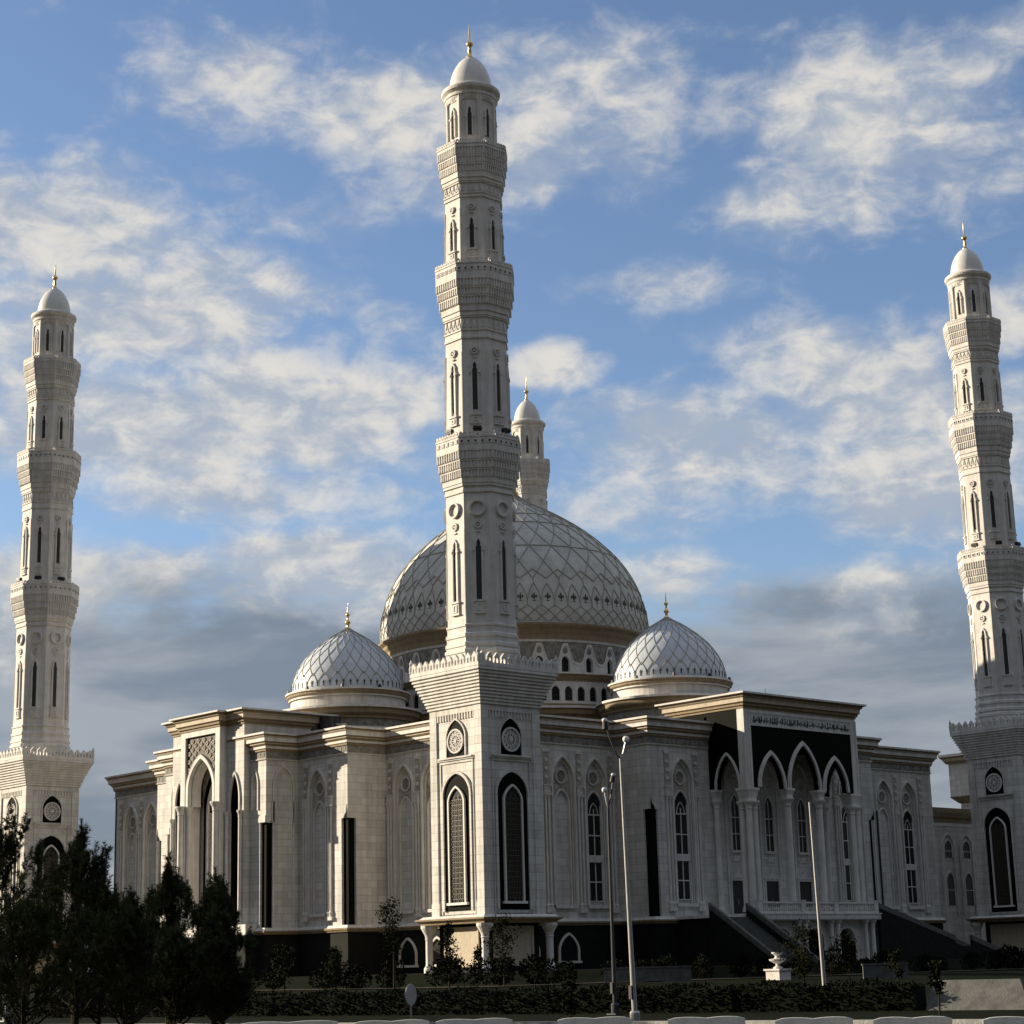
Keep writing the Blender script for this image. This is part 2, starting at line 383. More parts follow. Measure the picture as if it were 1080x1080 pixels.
def frieze_band(root, zb, zt, z0, z1, a):
    """stepped cornice below a balcony with a carved band zb..zt"""
    g = MB()
    octp(g, [(a,z0),(a+.10,z0),(a+.10,z0+.18),(a+.05,z0+.2),(a+.05,zb-.12),(a+.13,zb-.1),(a+.13,zb),(a+.04,zb),(a+.04,zt),(a+.14,zt),(a+.14,zt+.12),(a+.2,zt+.14),(a+.2,(zt+z1)/2),(a+.28,(zt+z1)/2),(a+.28,(zt+z1)/2+.15),(a+.3,z1)])
    for (c, s) in FACES8:
        P = FR(c,s,a+.04); hw = a*math.tan(pi/8); n = 4
        for k in range(n):
            u0 = -hw+k*2*hw/n; u1 = u0+2*hw/n; m = (u0+u1)/2; w = .05
            g.ext(P, [(u0,zb),(u0+w*1.5,zb),(m,zt-.12),(u1-w*1.5,zb),(u1,zb),(m,zt)], 0, .06)
            g.ext(P, circ(m, zb+(zt-zb)*.25, .09, 6), 0, .06)
    return g.build('carved_band', stone_p, root)

def make_minaret():
    root = empty('minaret')
    # podium under the ledge
    g = MB(); g.box(-2.6,2.6,-2.6,2.6,-.3,5.06)
    po = g.build('podium', plinthm, root)
    for (c, s) in ((1,0),(0,1),(-1,0),(0,-1)):
        P = FR(c,s,2.6); p = MB()
        p.pbox(P, -1.85, 1.85, 2.1, 4.72, 0, .06)
        p.ring(P, [(-1.95,2.0),(1.95,2.0),(1.95,4.84),(-1.95,4.84)], [(-1.78,2.16),(1.78,2.16),(1.78,4.66),(-1.78,4.66)], .02, .16, 0, True)
        p.build('wall_panel', cream, po)
    for x in (-3.15, 3.15):
        for y in (-3.15, 3.15):
            q = MB(); q.lathe([(.42,1.3),(.42,1.95),(.36,2.05),(.30,2.15),(.27,2.25),(.27,4.0),(.33,4.05),(.28,4.12),(.33,4.35),(.62,4.85),(.62,5.05)], 16, c=(x,y)); q.build('column', stone_p, root, smooth=False)
    g = MB(); sq = [(-2.96,-2.96),(2.96,-2.96),(2.96,2.96),(-2.96,2.96)]
    g.sweep(sq, [(-.6,5.05),(.62,5.05),(.66,5.2),(.8,5.26),(.95,5.34),(.95,5.46),(.7,5.5),(.5,5.66),(-.05,5.68)], [1,1,1,1,1,0,0,0])
    g.build('ledge', [stone_p, ochre], root)
    # square shaft
    g = MB(); b = 2.84
    g.box(-b,b,-b,b,5.6,21.0, 0)
    for (c, s) in ((1,0),(0,1),(-1,0),(0,-1)):
        P = FR(c,s,b)
        for q in (-1, 1): # corner pilasters
            g.pbox(P, min(q*2.2,q*2.957), max(q*2.2,q*2.957), 5.66, 20.9, -.1, .12)
            for zz in (8.8, 11.9, 15.0, 18.0): g.pbox(P, min(q*2.18,q*2.97), max(q*2.18,q*2.97), zz, zz+.06, .0, .135)
            g.pbox(P, min(q*2.1,q*2.99), max(q*2.1,q*2.99), 5.67, 6.6, .0, .16)
        g.pbox(P, -2.1995, 2.1995, 20.45, 20.899, -.1, .10)
        for k in range(14):
            u = -2.05+k*4.1/13; g.pbox(P, u-.07, u+.07, 20.0, 20.449, 0, .09)
        g.pbox(P, -2.05, 2.05, 17.0, 17.12, 0, .16); g.pbox(P, -1.95, 1.95, 17.12, 17.24, 0, .26)
        g.ring(P, [(-1.9,5.75),(1.9,5.75),(1.9,16.999),(-1.9,16.999)], [(-1.78,5.75),(1.78,5.75),(1.78,16.8),(-1.78,16.8)], 0, .07, 0, True)
        moulding(g, P, 0, 1.5, 6.0, 14.4, 16.0, .2, 0, .16, 0, 9, .12)
        moulding(g, P, 0, 1.05, 17.3, 18.75, 20.0, .12, 0, .12)
    g.build('square_shaft', stone, root)
    for (c, s) in ((1,0),(0,1),(-1,0),(0,-1)):
        P = FR(c,s,b)
        w = MB(); w.ext(P, archpoly(0,1.5,6.0,14.4,16.0,9,.12), 0, .03)
        wo = w.build('window', granite, root)
        f = MB(); moulding(f, P, 0, .82, 6.6, 13.9, 14.95, .14, .02, .2, 0, 9, .35); f.pbox(P, -1.15, 1.15, 6.42, 6.6, .02, .26)
        f.build('frame', whitef, wo)
        l = MB(); l.ext(P, archpoly(0,.82,6.6,13.9,14.95,9,.35), .03, .045, 1)
        for k in range(3): l.pbox(P, -.46+k*.46-.025, -.46+k*.46+.025, 6.6, 14.1, .04, .09)
        for k in range(20):
            zz = 6.85+k*.38; l.pbox(P, -.82, .82, zz-.03, zz+.03, .04, .08)
            for j in range(4): l.ring(P, circ(-.69+j*.46,zz+.19,.12,6), circ(-.69+j*.46,zz+.19,.07,6), .045, .1, 0, True)
        l.build('lattice_screen', [screen, glass], wo)
        r = MB(); r.ext(P, archpoly(0,1.05,17.3,18.75,20.0), 0, .03); ro = r.build('rosette_niche', granite, root)
        r = MB(); rosette(r, P, 0, 18.42, .92, .04); r.build('rosette', stone_p, ro)
    # flared crown of the square shaft
    g = MB(); prof = [(-.2, 20.9)]; n = 11
    for i in range(n):
        z0 = 20.92+i*2.62/n; d = .02+1.0*((i+1)/n)**1.15; prof += [(d, z0), (d+.03, z0+.03), (d+.03, z0+.15), (d-.02, z0+.17), (d-.02, z0+2.62/n)]
    prof += [(1.04, 23.56), (1.04, 23.86), (.8, 23.86), (.8, 23.6), (-1.5, 23.6)]
    g.sweep(sq, prof, 0)
    for (c, s) in ((1,0),(0,1),(-1,0),(0,-1)): merlons(g, FR(c,s,4.0), 3.9, 23.86, 11, .78, .30, .2)
    for x in (-3.92, 3.92):
        for y in (-3.92, 3.92): g.lathe([(.13,23.86),(.16,24.3),(.1,24.5),(.15,24.65),(.0,25.0)], 8, c=(x,y))
    g.build('crown', stone_p, root)
    # octagon storeys
    def storey(prof, wz, w, sill, fl, a, ring=None):
        q = MB(); octp(q, prof)
        for k in range(8):       # thin corner beads
            th = pi/8+k*pi/4
            r_ = a/C22; q.tube([(r_*cos(th), r_*sin(th), prof[-2 if len(prof) > 3 else 0][1] if False else wz[0]-1.2), (r_*cos(th)*.995, r_*sin(th)*.995, wz[1]+.9)], .05, 5)
        q.build('shaft', stone_p, root)
        for (c, s) in FACES8:
            slot_window(root, c, s, a, wz[0], wz[1], w, sill); flower(root, c, s, a, fl[0], fl[1])
            if ring:
                m = MB(); P = FR(c,s,a); m.ring(P, circ(0,ring[0],ring[1]), circ(0,ring[0],ring[1]*.82), 0, .2, 0, True); m.ring(P, circ(0,ring[0],ring[1]*.82), circ(0,ring[0],ring[1]*.7), 0, .1, 0, True)
                m.build('medallion', stone_p, root)
    storey([(2.75,23.6),(2.75,25.0),(2.83,25.02),(2.83,25.25),(2.70,25.35),(2.70,25.5),(2.78,25.52),(2.78,25.75),(2.66,25.85),(2.66,26.2),(2.74,26.22),(2.74,26.45),(2.62,26.55),(2.62,27.0),(2.7,27.02),(2.7,27.16),(2.57,27.22),(2.55,37.5)],
           (29.0,33.7), .21, .95, (34.85,.3), 2.555, (36.15,.62))
    storey([(2.46,41.5),(2.36,50.0)], (43.7,47.9), .2, .7, (48.85,.3), 2.41)
    storey([(2.27,56.0),(2.20,61.9)], (57.4,60.0), .18, .7, (60.95,.26), 2.235)
    g = MB(); octp(g, [(2.55,37.4),(2.65,37.42),(2.65,37.62),(2.60,37.66),(2.60,37.9),(2.72,37.92),(2.72,38.1),(2.78,38.14),(2.8,38.55)]); g.build('carved_band', stone_p, root)
    balcony(root, [38.53,39.21,39.91,40.68,41.75], 2.72, 3.22, 1, True, .35)
    frieze_band(root, 50.62, 51.6, 49.88, 52.6, 2.36)
    balcony(root, [52.59,53.32,53.99,54.73,56.0], 2.62, 3.05, 1, True, .33)
    frieze_band(root, 62.2, 63.0, 61.8, 63.88, 2.2)
    balcony(root, [63.86,64.56,65.21,66.0,66.3], 2.42, 2.77, 1, False, .28)
    # lantern
    g = MB(); octp(g, [(1.9,66.0),(1.9,70.9)])
    for (c, s) in FACES8:
        P = FR(c,s,1.9); hw = 1.9*math.tan(pi/8)
        for q in (-1, 1): g.pbox(P, min(q*(hw-.12),q*(hw+.03)), max(q*(hw-.12),q*(hw+.03)), 66.2, 70.6, -.1, .12)
        g.over(P, [(-hw,70.3)]+arch(0,hw-.13,70.25,70.55,4,.1)+[(hw,70.3)], 70.9, -.05, .1)
    g.build('lantern', stone_p, root)
    for (c, s) in FACES8: slot_window(root, c, s, 1.9, 67.3, 69.75, .17, 0)
    g = MB(); g.lathe([(1.95,70.4),(2.1,70.7),(2.12,70.85),(2.2,70.9),(2.2,71.05),(2.12,71.1),(2.12,71.2),(2.38,71.42),(2.42,71.6),(2.38,71.75),(2.1,71.95),(1.75,72.0)], 48)
    g.build('ring_cornice', stone_p, root)
    g = MB(); pr_ = []
    for i in range(15):
        t = i/14; a = t*pi/2; pr_.append((1.76*(cos(a)**.92 if i < 14 else 0)*(1-.10*t*t)+.0, 71.95+3.15*(sin(a)*.80+.20*t**1.3)))
    pr_[-1] = (.12, 75.12); g.lathe([(1.76,71.8)]+pr_, 40); dm = g.build('dome', mdome, root, smooth=True)
    g = MB(); g.lathe([(.34,74.95),(.2,75.15),(.14,75.3),(.17,75.5),(.12,75.9),(.16,76.0),(.30,76.15),(.30,76.3),(.14,76.45),(.08,76.6),(.07,77.3),(.0,78.3)], 12); g.build('finial', gold, dm, smooth=True)
    for k in (0, 2, 4, 5, 6):
        a = k*pi/4+.05; P = FR(cos(a), sin(a), 3.12); g = MB()
        g.pbox(P, -.32, .32, 42.15, 42.5, -.2, .12); g.pbox(P, -.05, .05, 41.7, 42.15, -.08, 0); g.pbox(P, -.36, .36, 42.28, 42.34, -.22, .16)
        g.build('floodlight', darkmetal, root)
    return root
min0 = make_minaret()
min0.location = (0, 0, 0)
GM = 'four matching minarets around the mosque'
tag(min0, 'tallest looking white minaret at the near corner, in front of the big dome', 'minaret', GM)
for (x, y, lb) in ((0, S, 'white stone minaret at the left edge behind the pine trees, dark on its right faces'),
                   (S, 0, 'white stone minaret at the right edge of the photo, beyond the dark portico'),
                   (S, S, 'white minaret far behind, only its small dome and top balcony showing above the big dome')):
    c = copy_tree(min0); c.location = (x, y, 0); tag(c, lb)

# ------------------------------------------------------------------ mosque
H = S/2
mosque = empty('mosque', (H, H, 0))
tag(mosque, 'white stone mosque with one big pale dome, tan cornices and a dark arched portico', 'mosque')
MI = Matrix.Translation((-H, -H, 0))
def part(mb, name, mats, smooth=False, parent=None):
    o = mb.build(name, mats, parent or mosque, smooth)
    if parent is None: o.matrix_parent_inverse = MI
    return o
E_ = 64.3; NB = 67.35; a_, b_ = 19.75, 49.6
foot = [(6,6),(a_,6),(a_,2),(b_,2),(b_,6),(E_,6),(E_,a_),(NB,a_),(NB,b_),(E_,b_),(E_,E_),(b_,E_),(b_,NB),(a_,NB),(a_,E_),(6,E_),
        (6,b_),(1.9,b_),(1.9,42.65),(-1.5,42.65),(-1.5,26.7),(1.9,26.7),(1.9,a_),(6,a_)]
def offpath(path, d):
    n = len(path); out = []
    for i, p in enumerate(path):
        def nr(a, b):
            v = Vector((b[0]-a[0], b[1]-a[1])).normalized(); return Vector((v.y, -v.x))
        n1 = nr(path[i-1], p); n2 = nr(p, path[(i+1) % n]); m = n1+n2; m = m/max(m.dot(n1), .2)
        out.append((p[0]+m.x*d, p[1]+m.y*d))
    return out
def prism(mb, path, z0, z1, mi=0):
    n = len(path); mb.add([(x,y,z0) for x, y in path]+[(x,y,z1) for x, y in path],
        [tuple(range(n-1,-1,-1)), tuple(range(n,2*n))]+[(i,(i+1)%n,n+(i+1)%n,n+i) for i in range(n)], mi)
ZB, ZT = 5.6, 21.3
# core: the walls' inner leaf, with square notches at the block corners
NW = .85
notch_pts = {(a_,2):(1,1), (b_,2):(-1,1), (1.9,a_):(1,1), (1.9,b_):(1,-1), (-1.5,26.7):(1,1), (-1.5,42.65):(1,-1)}
core = offpath(foot, -.3)
def notched(path, nw):
    out = []; src = foot
    for p, q, prev, nxt in zip(path, src, src[-1:]+src[:-1], src[1:]+src[:1]):
        if q in notch_pts:
            sx, sy = notch_pts[q]; ax = (q[0]+sx*nw, p[1]); ay = (p[0], q[1]+sy*nw); mid = (q[0]+sx*nw, q[1]+sy*nw)
            if abs(prev[0]-q[0]) < 1e-6: out += [ay, mid, ax]     # came along y
            else: out += [ax, mid, ay]
        else: out.append(p)
    return out
g = MB(); prism(g, notched(core, NW), ZB, 14.4); prism(g, core, 14.401, ZT)
part(g, 'inner_wall', stone)
# dark granite lining in the notches (a square pier set back in the corner, pointed on top)
for q, (sx, sy) in notch_pts.items():
    g = MB(); x, y = q; m = .22
    g.box(min(x+sx*m, x+sx*(NW-.004)), max(x+sx*m, x+sx*(NW-.004)), min(y+sy*m, y+sy*(NW-.004)), max(y+sy*m, y+sy*(NW-.004)), ZB+.06, 14.396)
    part(g, 'corner_pier', granite)
def skin(P, u0, u1, z0, z1, bays=(), th=.298, mb=None):
    """outer leaf of a wall; bays = (uc, hw, zb, zs, za, k)"""
    g = mb or MB(); cur = u0
    for (uc, hw, zb, zs, za, k) in sorted(bays):
        g.pbox(P, cur, uc-hw, z0, z1, -th, 0); cur = uc+hw
        if zb > z0: g.pbox(P, uc-hw, uc+hw, z0, zb, -th, 0)
        g.over(P, arch(uc, hw, zs, za, 9, k), z1, -th, 0)
    g.pbox(P, cur, u1, z0, z1, -th, 0)
    return g
def pillar(P, u, z0, z1, r, d, cap=.7, base=.5):
    """engaged round column with base and flaring capital; local tube along z"""
    g = MB(); x, y, _ = P(u, 0, d)
    g.lathe([(r*1.5,z0),(r*1.5,z0+base*.35),(r*1.25,z0+base*.4),(r*1.35,z0+base*.6),(r,z0+base),(r*.93,z1-cap),(r*1.2,z1-cap+.04),(r*1.0,z1-cap+.1),(r*1.1,z1-cap*.6),(r*1.75,z1-.12),(r*1.75,z1)], 14, c=(x,y))
    return g
def shafts(P, u, z0=6.4, zc=15.5, panel=True, n=2):
    """cluster of thin engaged shafts with a carved block above, between two bays"""
    g = MB()
    for k in range(n):
        uu = u+(k-(n-1)/2)*.36; x, y, _ = P(uu, 0, .1)
        g.lathe([(.17,z0),(.17,z0+.2),(.2,z0+.3),(.12,z0+.5),(.115,zc-.4),(.17,zc-.1),(.17,zc)], 8, c=(x,y))
    g.pbox(P, u-.42, u+.42, z0-.3, z0, 0, .26); g.pbox(P, u-.4, u+.4, zc, zc+.14, 0, .3); g.pbox(P, u-.34, u+.34, zc+.14, zc+.75, 0, .2)
    g.ring(P, [(u-.26,zc+.22),(u+.26,zc+.22),(u+.26,zc+.66),(u-.26,zc+.66)], [(u-.16,zc+.32),(u+.16,zc+.32),(u+.16,zc+.56),(u-.16,zc+.56)], .2, .26, 0, True)
    g.pbox(P, u-.4, u+.4, zc+.75, zc+.87, 0, .28)
    if panel:
        g.pbox(P, u-.26, u+.26, zc+.95, 19.0, 0, .07, 1)
        for zz in (17.0, 17.7, 18.4): g.ext(P, circ(u, zz, .17, 6), .07, .15)
        g.ext(P, [(u-.3,19.05),(u+.3,19.05),(u+.38,19.35),(u+.12,19.25),(u,19.5),(u-.12,19.25),(u-.38,19.35)], 0, .12)
    return part(g, 'engaged_column', [stone_p, carve])
def bay(P, u, window, zw=7.0):
    """tall pointed recess: carved head with rosette over a blind panel or a two-tier window"""
    g = MB(); moulding(g, P, u, 1.2, 6.7, 16.9, 18.7, .16, 0, .2); moulding(g, P, u, 1.04, 6.7, 16.9, 18.45, .1, -.298, -.06)
    g.pbox(P, u-1.25, u+1.25, 6.45, 6.7, 0, .24)
    g.ring(P, circ(u,17.15,.62), circ(u,17.15,.52), -.29, -.12, 0, True)
    g.ext(P, [(u-1.0,16.9),(u-1.02,15.2),(u-.9,15.2),(u,16.35),(u+.9,15.2),(u+1.02,15.2),(u+1.0,16.9),(u,16.45)], -.29, -.22, 1)
    moulding(g, P, u, .8, 6.7, 14.9, 16.0, .12, -.298, -.1)
    fr = part(g, 'arch_recess', [stone_p, carve])
    r = MB(); rosette(r, P, u, 17.15, .5, -.28, 0, 8); part(r, 'rosette', carve, parent=fr)
    if window:
        for (lo, hi, top) in ((7.0, 10.2, 0), (10.7, 14.9, 1)):
            w = MB()
            if top: w.ext(P, archpoly(u, .8, lo, 14.9, 15.95), -.297, -.26)
            else: w.pbox(P, u-.8, u+.8, lo, hi, -.297, -.26)
            wo = part(w, 'window', glass)
            f = MB(); t = .045
            f.pbox(P, u-t, u+t, lo, 14.6 if top else hi, -.26, -.2)
            for zz in ((12.4, 14.1) if top else (8.6,)): f.pbox(P, u-.8, u+.8, zz-t, zz+t, -.26, -.19)
            f.pbox(P, u-.8, u-.72, lo, hi, -.26, -.18); f.pbox(P, u+.72, u+.8, lo, hi, -.26, -.18); f.pbox(P, u-.719, u+.719, lo, lo+.08, -.26, -.18)
            if top: f.ring(P, arch(u,.5,14.1,15.1,5,.2), arch(u,.44,14.1,15.03,5,.2), -.26, -.2)
            part(f, 'frame', whitef, parent=wo)
        s = MB(); s.pbox(P, u-.82, u+.82, 10.2, 10.7, -.297, -.1); part(s, 'spandrel', stone_p, parent=fr)
BAYS = lambda us: [(u, 1.2, 6.7, 16.9, 18.7, .3) for u in us]
for mk, off in ((FS, 0), (FW, 1)):
    flat = FS if mk is FS else FW
    P = mk(6.0)
    # wall near the front minaret (3 bays), wall at the far end (3 bays)
    near = (9.9, 13.6, 17.3); far = (52.2, 56.4, 60.3) if off == 0 else (52.4, 57.3, 61.1)
    part(skin(P, 6.0 if mk is FS else 6.3, a_, ZB, ZT, BAYS(near)), 'wall', stone)
    part(skin(P, b_, E_, ZB, ZT, BAYS(far)), 'wall', stone)
    for u in near: bay(P, u, (off == 0 and u > 17))
    for u in far: bay(P, u, (off == 0 and u > 60))
    for u in (8.05, 11.75, 15.45, 19.15, (far[0]+far[1])/2, (far[1]+far[2])/2, far[2]+1.95): shafts(P, u)
    # blocks beside the portal
    P = mk(2.0 if off == 0 else 1.9)
    lo1, hi0 = (27.15, 42.2) if off == 0 else (26.7, 42.65)
    side = (23.6, 45.75) if off == 0 else (23.85, 45.5)
    for (u0, u1, u, nl) in ((a_, lo1, side[0], 1), (hi0, b_, side[1], 0)):
        g = skin(P, u0+NW if nl else u0, u1 if nl else u1-NW, ZB, 14.4, ())
        g = MB()
        x0, x1 = (u0+NW, u1) if nl else (u0, u1-NW)
        skin(P, x0, x1, ZB, ZT, BAYS((u,)), mb=g)
        q0, q1 = (u0, u0+NW) if nl else (u1-NW, u1)
        g.pbox(P, q0, q1, 14.4, ZT, -.298, 0)
        uc_ = q0 if nl else q1
        part(g, 'wall', stone)
        bay(P, u, off == 0)
        for uu in (u-1.75, u+1.75): shafts(P, uu)
        if off == 0:
            g = MB(); g.ring(P, [(q0-.12*0,ZB+.06),(q1+.12*0,ZB+.06),(q1,14.4),(q0,14.4)], [(q0+.02,ZB+.06),(q1-.02,ZB+.06),(q1-.02,14.38),(q0+.02,14.38)], 0, .02, 0, True)
    # returns of the blocks (faces turned along the other axis)
    if off == 0:
        part(skin(FW(a_), 2.3+NW-.3, 6.0-.001, ZB, 14.4), 'wall', stone); g = MB(); g.pbox(FW(a_), 2.299, 5.999, 14.401, ZT, -.298, 0); part(g, 'wall', stone)
        part(skin(FE(b_), 2.3+NW-.3, 6.0-.001, ZB, 14.4), 'wall', stone); g = MB(); g.pbox(FE(b_), 2.299, 5.999, 14.401, ZT, -.298, 0); part(g, 'wall', stone)
        for (q, s_) in ((a_, 1), (b_, -1)):   # pointed tips over the corner slots
            for PP, uu, sg in ((FS(2.0), q, s_), ):
                g = MB(); g.ext(PP, [(uu+sg*.05,14.405),(uu+sg*.55,14.405),(uu+sg*.4,14.7),(uu+sg*.2,14.85),(uu+sg*.12,15.5),(uu+sg*.05,14.9)], .0, .025); part(g, 'slot_tip', granite)
    else:
        part(skin(FS(a_), 1.9+NW, 6.0-.001, ZB, 14.4), 'wall', stone); g = MB(); g.pbox(FS(a_), 2.199, 5.999, 14.401, ZT, -.298, 0); part(g, 'wall', stone)
        part(skin(FN(b_), 1.9+NW, 6.0-.001, ZB, 14.4), 'wall', stone); g = MB(); g.pbox(FN(b_), 2.199, 5.999, 14.401, ZT, -.298, 0); part(g, 'wall', stone)
        for (q, s_) in ((a_, 1), (b_, -1)):
            g = MB(); g.ext(FW(1.9), [(q+s_*.05,14.405),(q+s_*.55,14.405),(q+s_*.4,14.7),(q+s_*.2,14.85),(q+s_*.12,15.5),(q+s_*.05,14.9)], .0, .025); part(g, 'slot_tip', granite)
# plain outer leaves of the unseen north and east sides
g = MB()
g.pbox(FE(E_), 6.3, a_, ZB, ZT, -.298, 0); g.pbox(FE(NB), a_, b_, ZB, ZT, -.298, 0); g.pbox(FE(E_), b_, E_-.3, ZB, ZT, -.298, 0)
g.pbox(FN(E_), 6.0, a_, ZB, ZT, -.298, 0); g.pbox(FN(NB), a_, b_, ZB, ZT, -.298, 0); g.pbox(FN(E_), b_, E_, ZB, ZT, -.298, 0)
part(g, 'wall', stone)
# cornice, frieze and string course right round
CPROF = [(-.3,19.72),(.10,19.72),(.14,19.80),(.05,19.84),(.05,20.45),(.16,20.45),(.16,20.58),(.24,20.66),(.24,20.86),(.42,21.04),(.42,21.10),(.60,21.22),(.60,21.52),(.72,21.62),(.72,21.72),(.86,21.80),(.86,21.97),(.4,22.0),(-.1,22.0),(-.1,21.3)]
CM =    [0,0,0,3,1,1,1,0,1,2,1,0,0,1,1,0,0,0,0]
CMATS = [stone_p, ochre, cream, frieze]
g = MB(); g.sweep(foot, CPROF, CM); d_ = g
for i in range(len(foot)):      # small dentils under the cornice on the two seen sides
    p, q = foot[i], foot[(i+1) % len(foot)]
    if max(p[0], q[0]) > 66 and max(p[1], q[1]) > 10: continue
    ln = abs(p[0]-q[0])+abs(p[1]-q[1]); n = max(2, int(ln/.55)); hor = abs(p[1]-q[1]) < 1e-6
    PP = FS(p[1]) if hor else FW(p[0])
    if hor and q[0] < p[0]: continue
    if not hor and q[1] > p[1]: PP = FE(p[0])
    a0, a1 = (min(p[0],q[0]), max(p[0],q[0])) if hor else (min(p[1],q[1]), max(p[1],q[1]))
    for k in range(n):
        u = a0+(k+.5)*(a1-a0)/n; d_.pbox(PP, u-.13, u+.13, 19.95, 20.35, .04, .075, 3)
part(g, 'cornice', CMATS)
g = MB(); prism(g, offpath(foot, -.35), 21.3, 21.45); part(g, 'roof', roofm)
# ledge and dark plinth
g = MB(); g.sweep(foot, [(-.3,5.1),(.28,5.1),(.32,5.2),(.42,5.28),(.42,5.42),(.3,5.46),(.22,5.66),(-.3,5.67)], [1,1,1,1,0,0,0]); part(g, 'ledge', [stone_p, ochre])
g = MB(); prism(g, offpath(foot, .12), -.4, 5.1); pl = part(g, 'plinth', plinthm)
def cellar_window(P, u):
    g = MB(); g.ext(P, archpoly(u, 1.0, 2.3, 3.1, 4.35, 7, .3), .0, .03); o = part(g, 'cellar_window', glass, parent=pl)
    f = MB(); moulding(f, P, u, 1.0, 2.3, 3.1, 4.35, .16, 0, .16, 0, 7); f.pbox(P, u-1.3, u+1.3, 2.12, 2.3, 0, .22); part(f, 'frame', stone_p, parent=o)
for u in (9.2, 13.6, 24.0, 56.4, 60.3): cellar_window(FS(5.88 if u < 19 or u > 50 else 1.88), u)
for u in (9.2, 13.0, 16.8, 57.3): cellar_window(FW(5.88), u)

# ---- drum and domes
def ringprof(c, r, prof, mats, name, mseq, n=64, parent=None):
    g = MB()
    for j in range(len(prof)-1): g.lathe([(r+prof[j][0], prof[j][1]), (r+prof[j+1][0], prof[j+1][1])], n, mseq[j], c=c, close=False)
    return part(g, name, mats, parent=parent)
c0 = (H, H)
# base tier: a big round-cornered block tying the small domes to the middle
BP = [(0,21.3),(0,23.3),(.15,23.35),(.15,23.6),(0,23.65),(0,24.35),(.2,24.4),(.2,24.6),(.5,24.85),(.5,25.2),(.7,25.35),(.7,25.55),(-1.2,25.6)]
BM = [2,0,0,0,2,1,1,1,1,1,0,0]
g = MB(); path = []
for k in range(24):
    a = 2*pi*(k+.5)/24; path.append((H+16.4*cos(a), H+16.4*sin(a)))
g.sweep(path, BP, BM); prism(g, offpath(path,-.2), 25.3, 25.58, 0); part(g, 'drum_base', [stone_p, ochre, frieze])
SD = [(H+.15, 13.35), (13.4, H+.1), (S-13.4, H), (H, S-13.4)]
for sdc in SD:
    ringprof(sdc, 6.3, BP, [stone_p, ochre, frieze], 'small_dome_base', BM)
    g = MB(); g.lathe([(6.5,25.3),(6.5,25.57)], 48, c=sdc); part(g, 'roof', roofm)
# lower arcade tier
R1 = 14.9
ringprof(c0, R1, [(-.35,25.3),(-.35,28.15)], [stone_p], 'arcade_back', [0], 144)
g = MB(); n = 72
for k in range(n):
    a = 2*pi*(k+.5)/n; P = FR(cos(a), sin(a), R1, c0); hw = R1*math.tan(pi/n)+.01; ow = .4
    g.pbox(P, -hw, -ow, 25.6, 28.2, -.3, 0); g.pbox(P, ow, hw, 25.6, 28.2, -.3, 0); g.pbox(P, -ow, ow, 25.6, 26.3, -.3, 0)
    g.over(P, arch(0, ow, 27.2, 27.7, 5, .1), 28.2, -.3, 0)
part(g, 'arcade', stone_p)
for k in range(n):
    a = 2*pi*(k+.5)/n; P = FR(cos(a), sin(a), R1, c0); w = MB()
    w.ext(P, archpoly(0, .39, 26.3, 27.2, 27.69, 5, .1), -.34, -.26); part(w, 'window', glass)
ringprof(c0, R1, [(.0,25.6),(.25,25.62),(.25,25.95),(.12,26.0),(0,26.05)], [ochre], 'sill_band', [0]*4, 96)
ringprof(c0, R1, [(-.3,28.15),(.05,28.15),(.1,28.3),(.35,28.5),(.35,28.62),(.6,28.8),(.6,28.95),(-1.6,29.05)], [stone_p, ochre, cream], 'cornice', [0,1,1,1,1,0,0], 96)
# upper drum
R2 = 13.3; n = 32
ringprof(c0, R2, [(-.45,28.9),(-.45,32.3)], [stone_p], 'drum_wall', [0], 96)
g = MB()
for k in range(n):
    a = 2*pi*(k+.15)/n; P = FR(cos(a), sin(a), R2-.04, c0); hw = R2*math.tan(pi/n)+.005; ow = .42
    g.pbox(P, -hw, -ow, 28.9, 32.25, -.4, 0); g.pbox(P, ow, hw, 28.9, 32.25, -.4, 0); g.pbox(P, -ow, ow, 28.9, 29.2, -.4, 0)
    g.over(P, arch(0, ow, 30.3, 30.85, 5, .2), 32.25, -.4, 0)
    g.ring(P, archpath(0, ow+.14, 29.1, 30.3, 31.0, 5, .2), archpath(0, ow, 29.1, 30.3, 30.85, 5, .2), 0, .08)
    # wavy arch line and drop ornaments of the frieze
    line = []; 
    for i in range(-14, 15):
        u = i/14*hw; t = abs(u)/hw; zz = 31.95 if t < .12 else 31.95-1.75*(.5-.5*cos(pi*min(1, max(0, (t-.12)/.62))))
        if t > .74: zz = 30.2+.12*sin((t-.74)/.26*pi/2)*-1
        line.append((u, zz))
    g.ring(P, [(u, z+.11) for u, z in line], [(u, z-.11) for u, z in line], 0, .12)
    fill = [(u, z+.11) for u, z in line]
    g.ring(P, [(u, 32.2) for u, z in line], fill, 0, .03, 2)
    g.ring(P, [(u, z+.2) for u, z in line], [(u, z+.115) for u, z in line], .03, .09, 1)
    for q in (-1, 1):
        g.ext(P, [(q*hw*.99,31.9),(q*(hw-.28),31.6),(q*(hw-.2),31.1),(q*hw*.99,30.6)], .03, .1, 2)
    g.ext(P, [(-.25,31.2),(0,31.05),(.25,31.2),(.18,31.55),(0,31.75),(-.18,31.55)], 0, .06, 2)
part(g, 'drum', [stone_p, ochre, frieze])
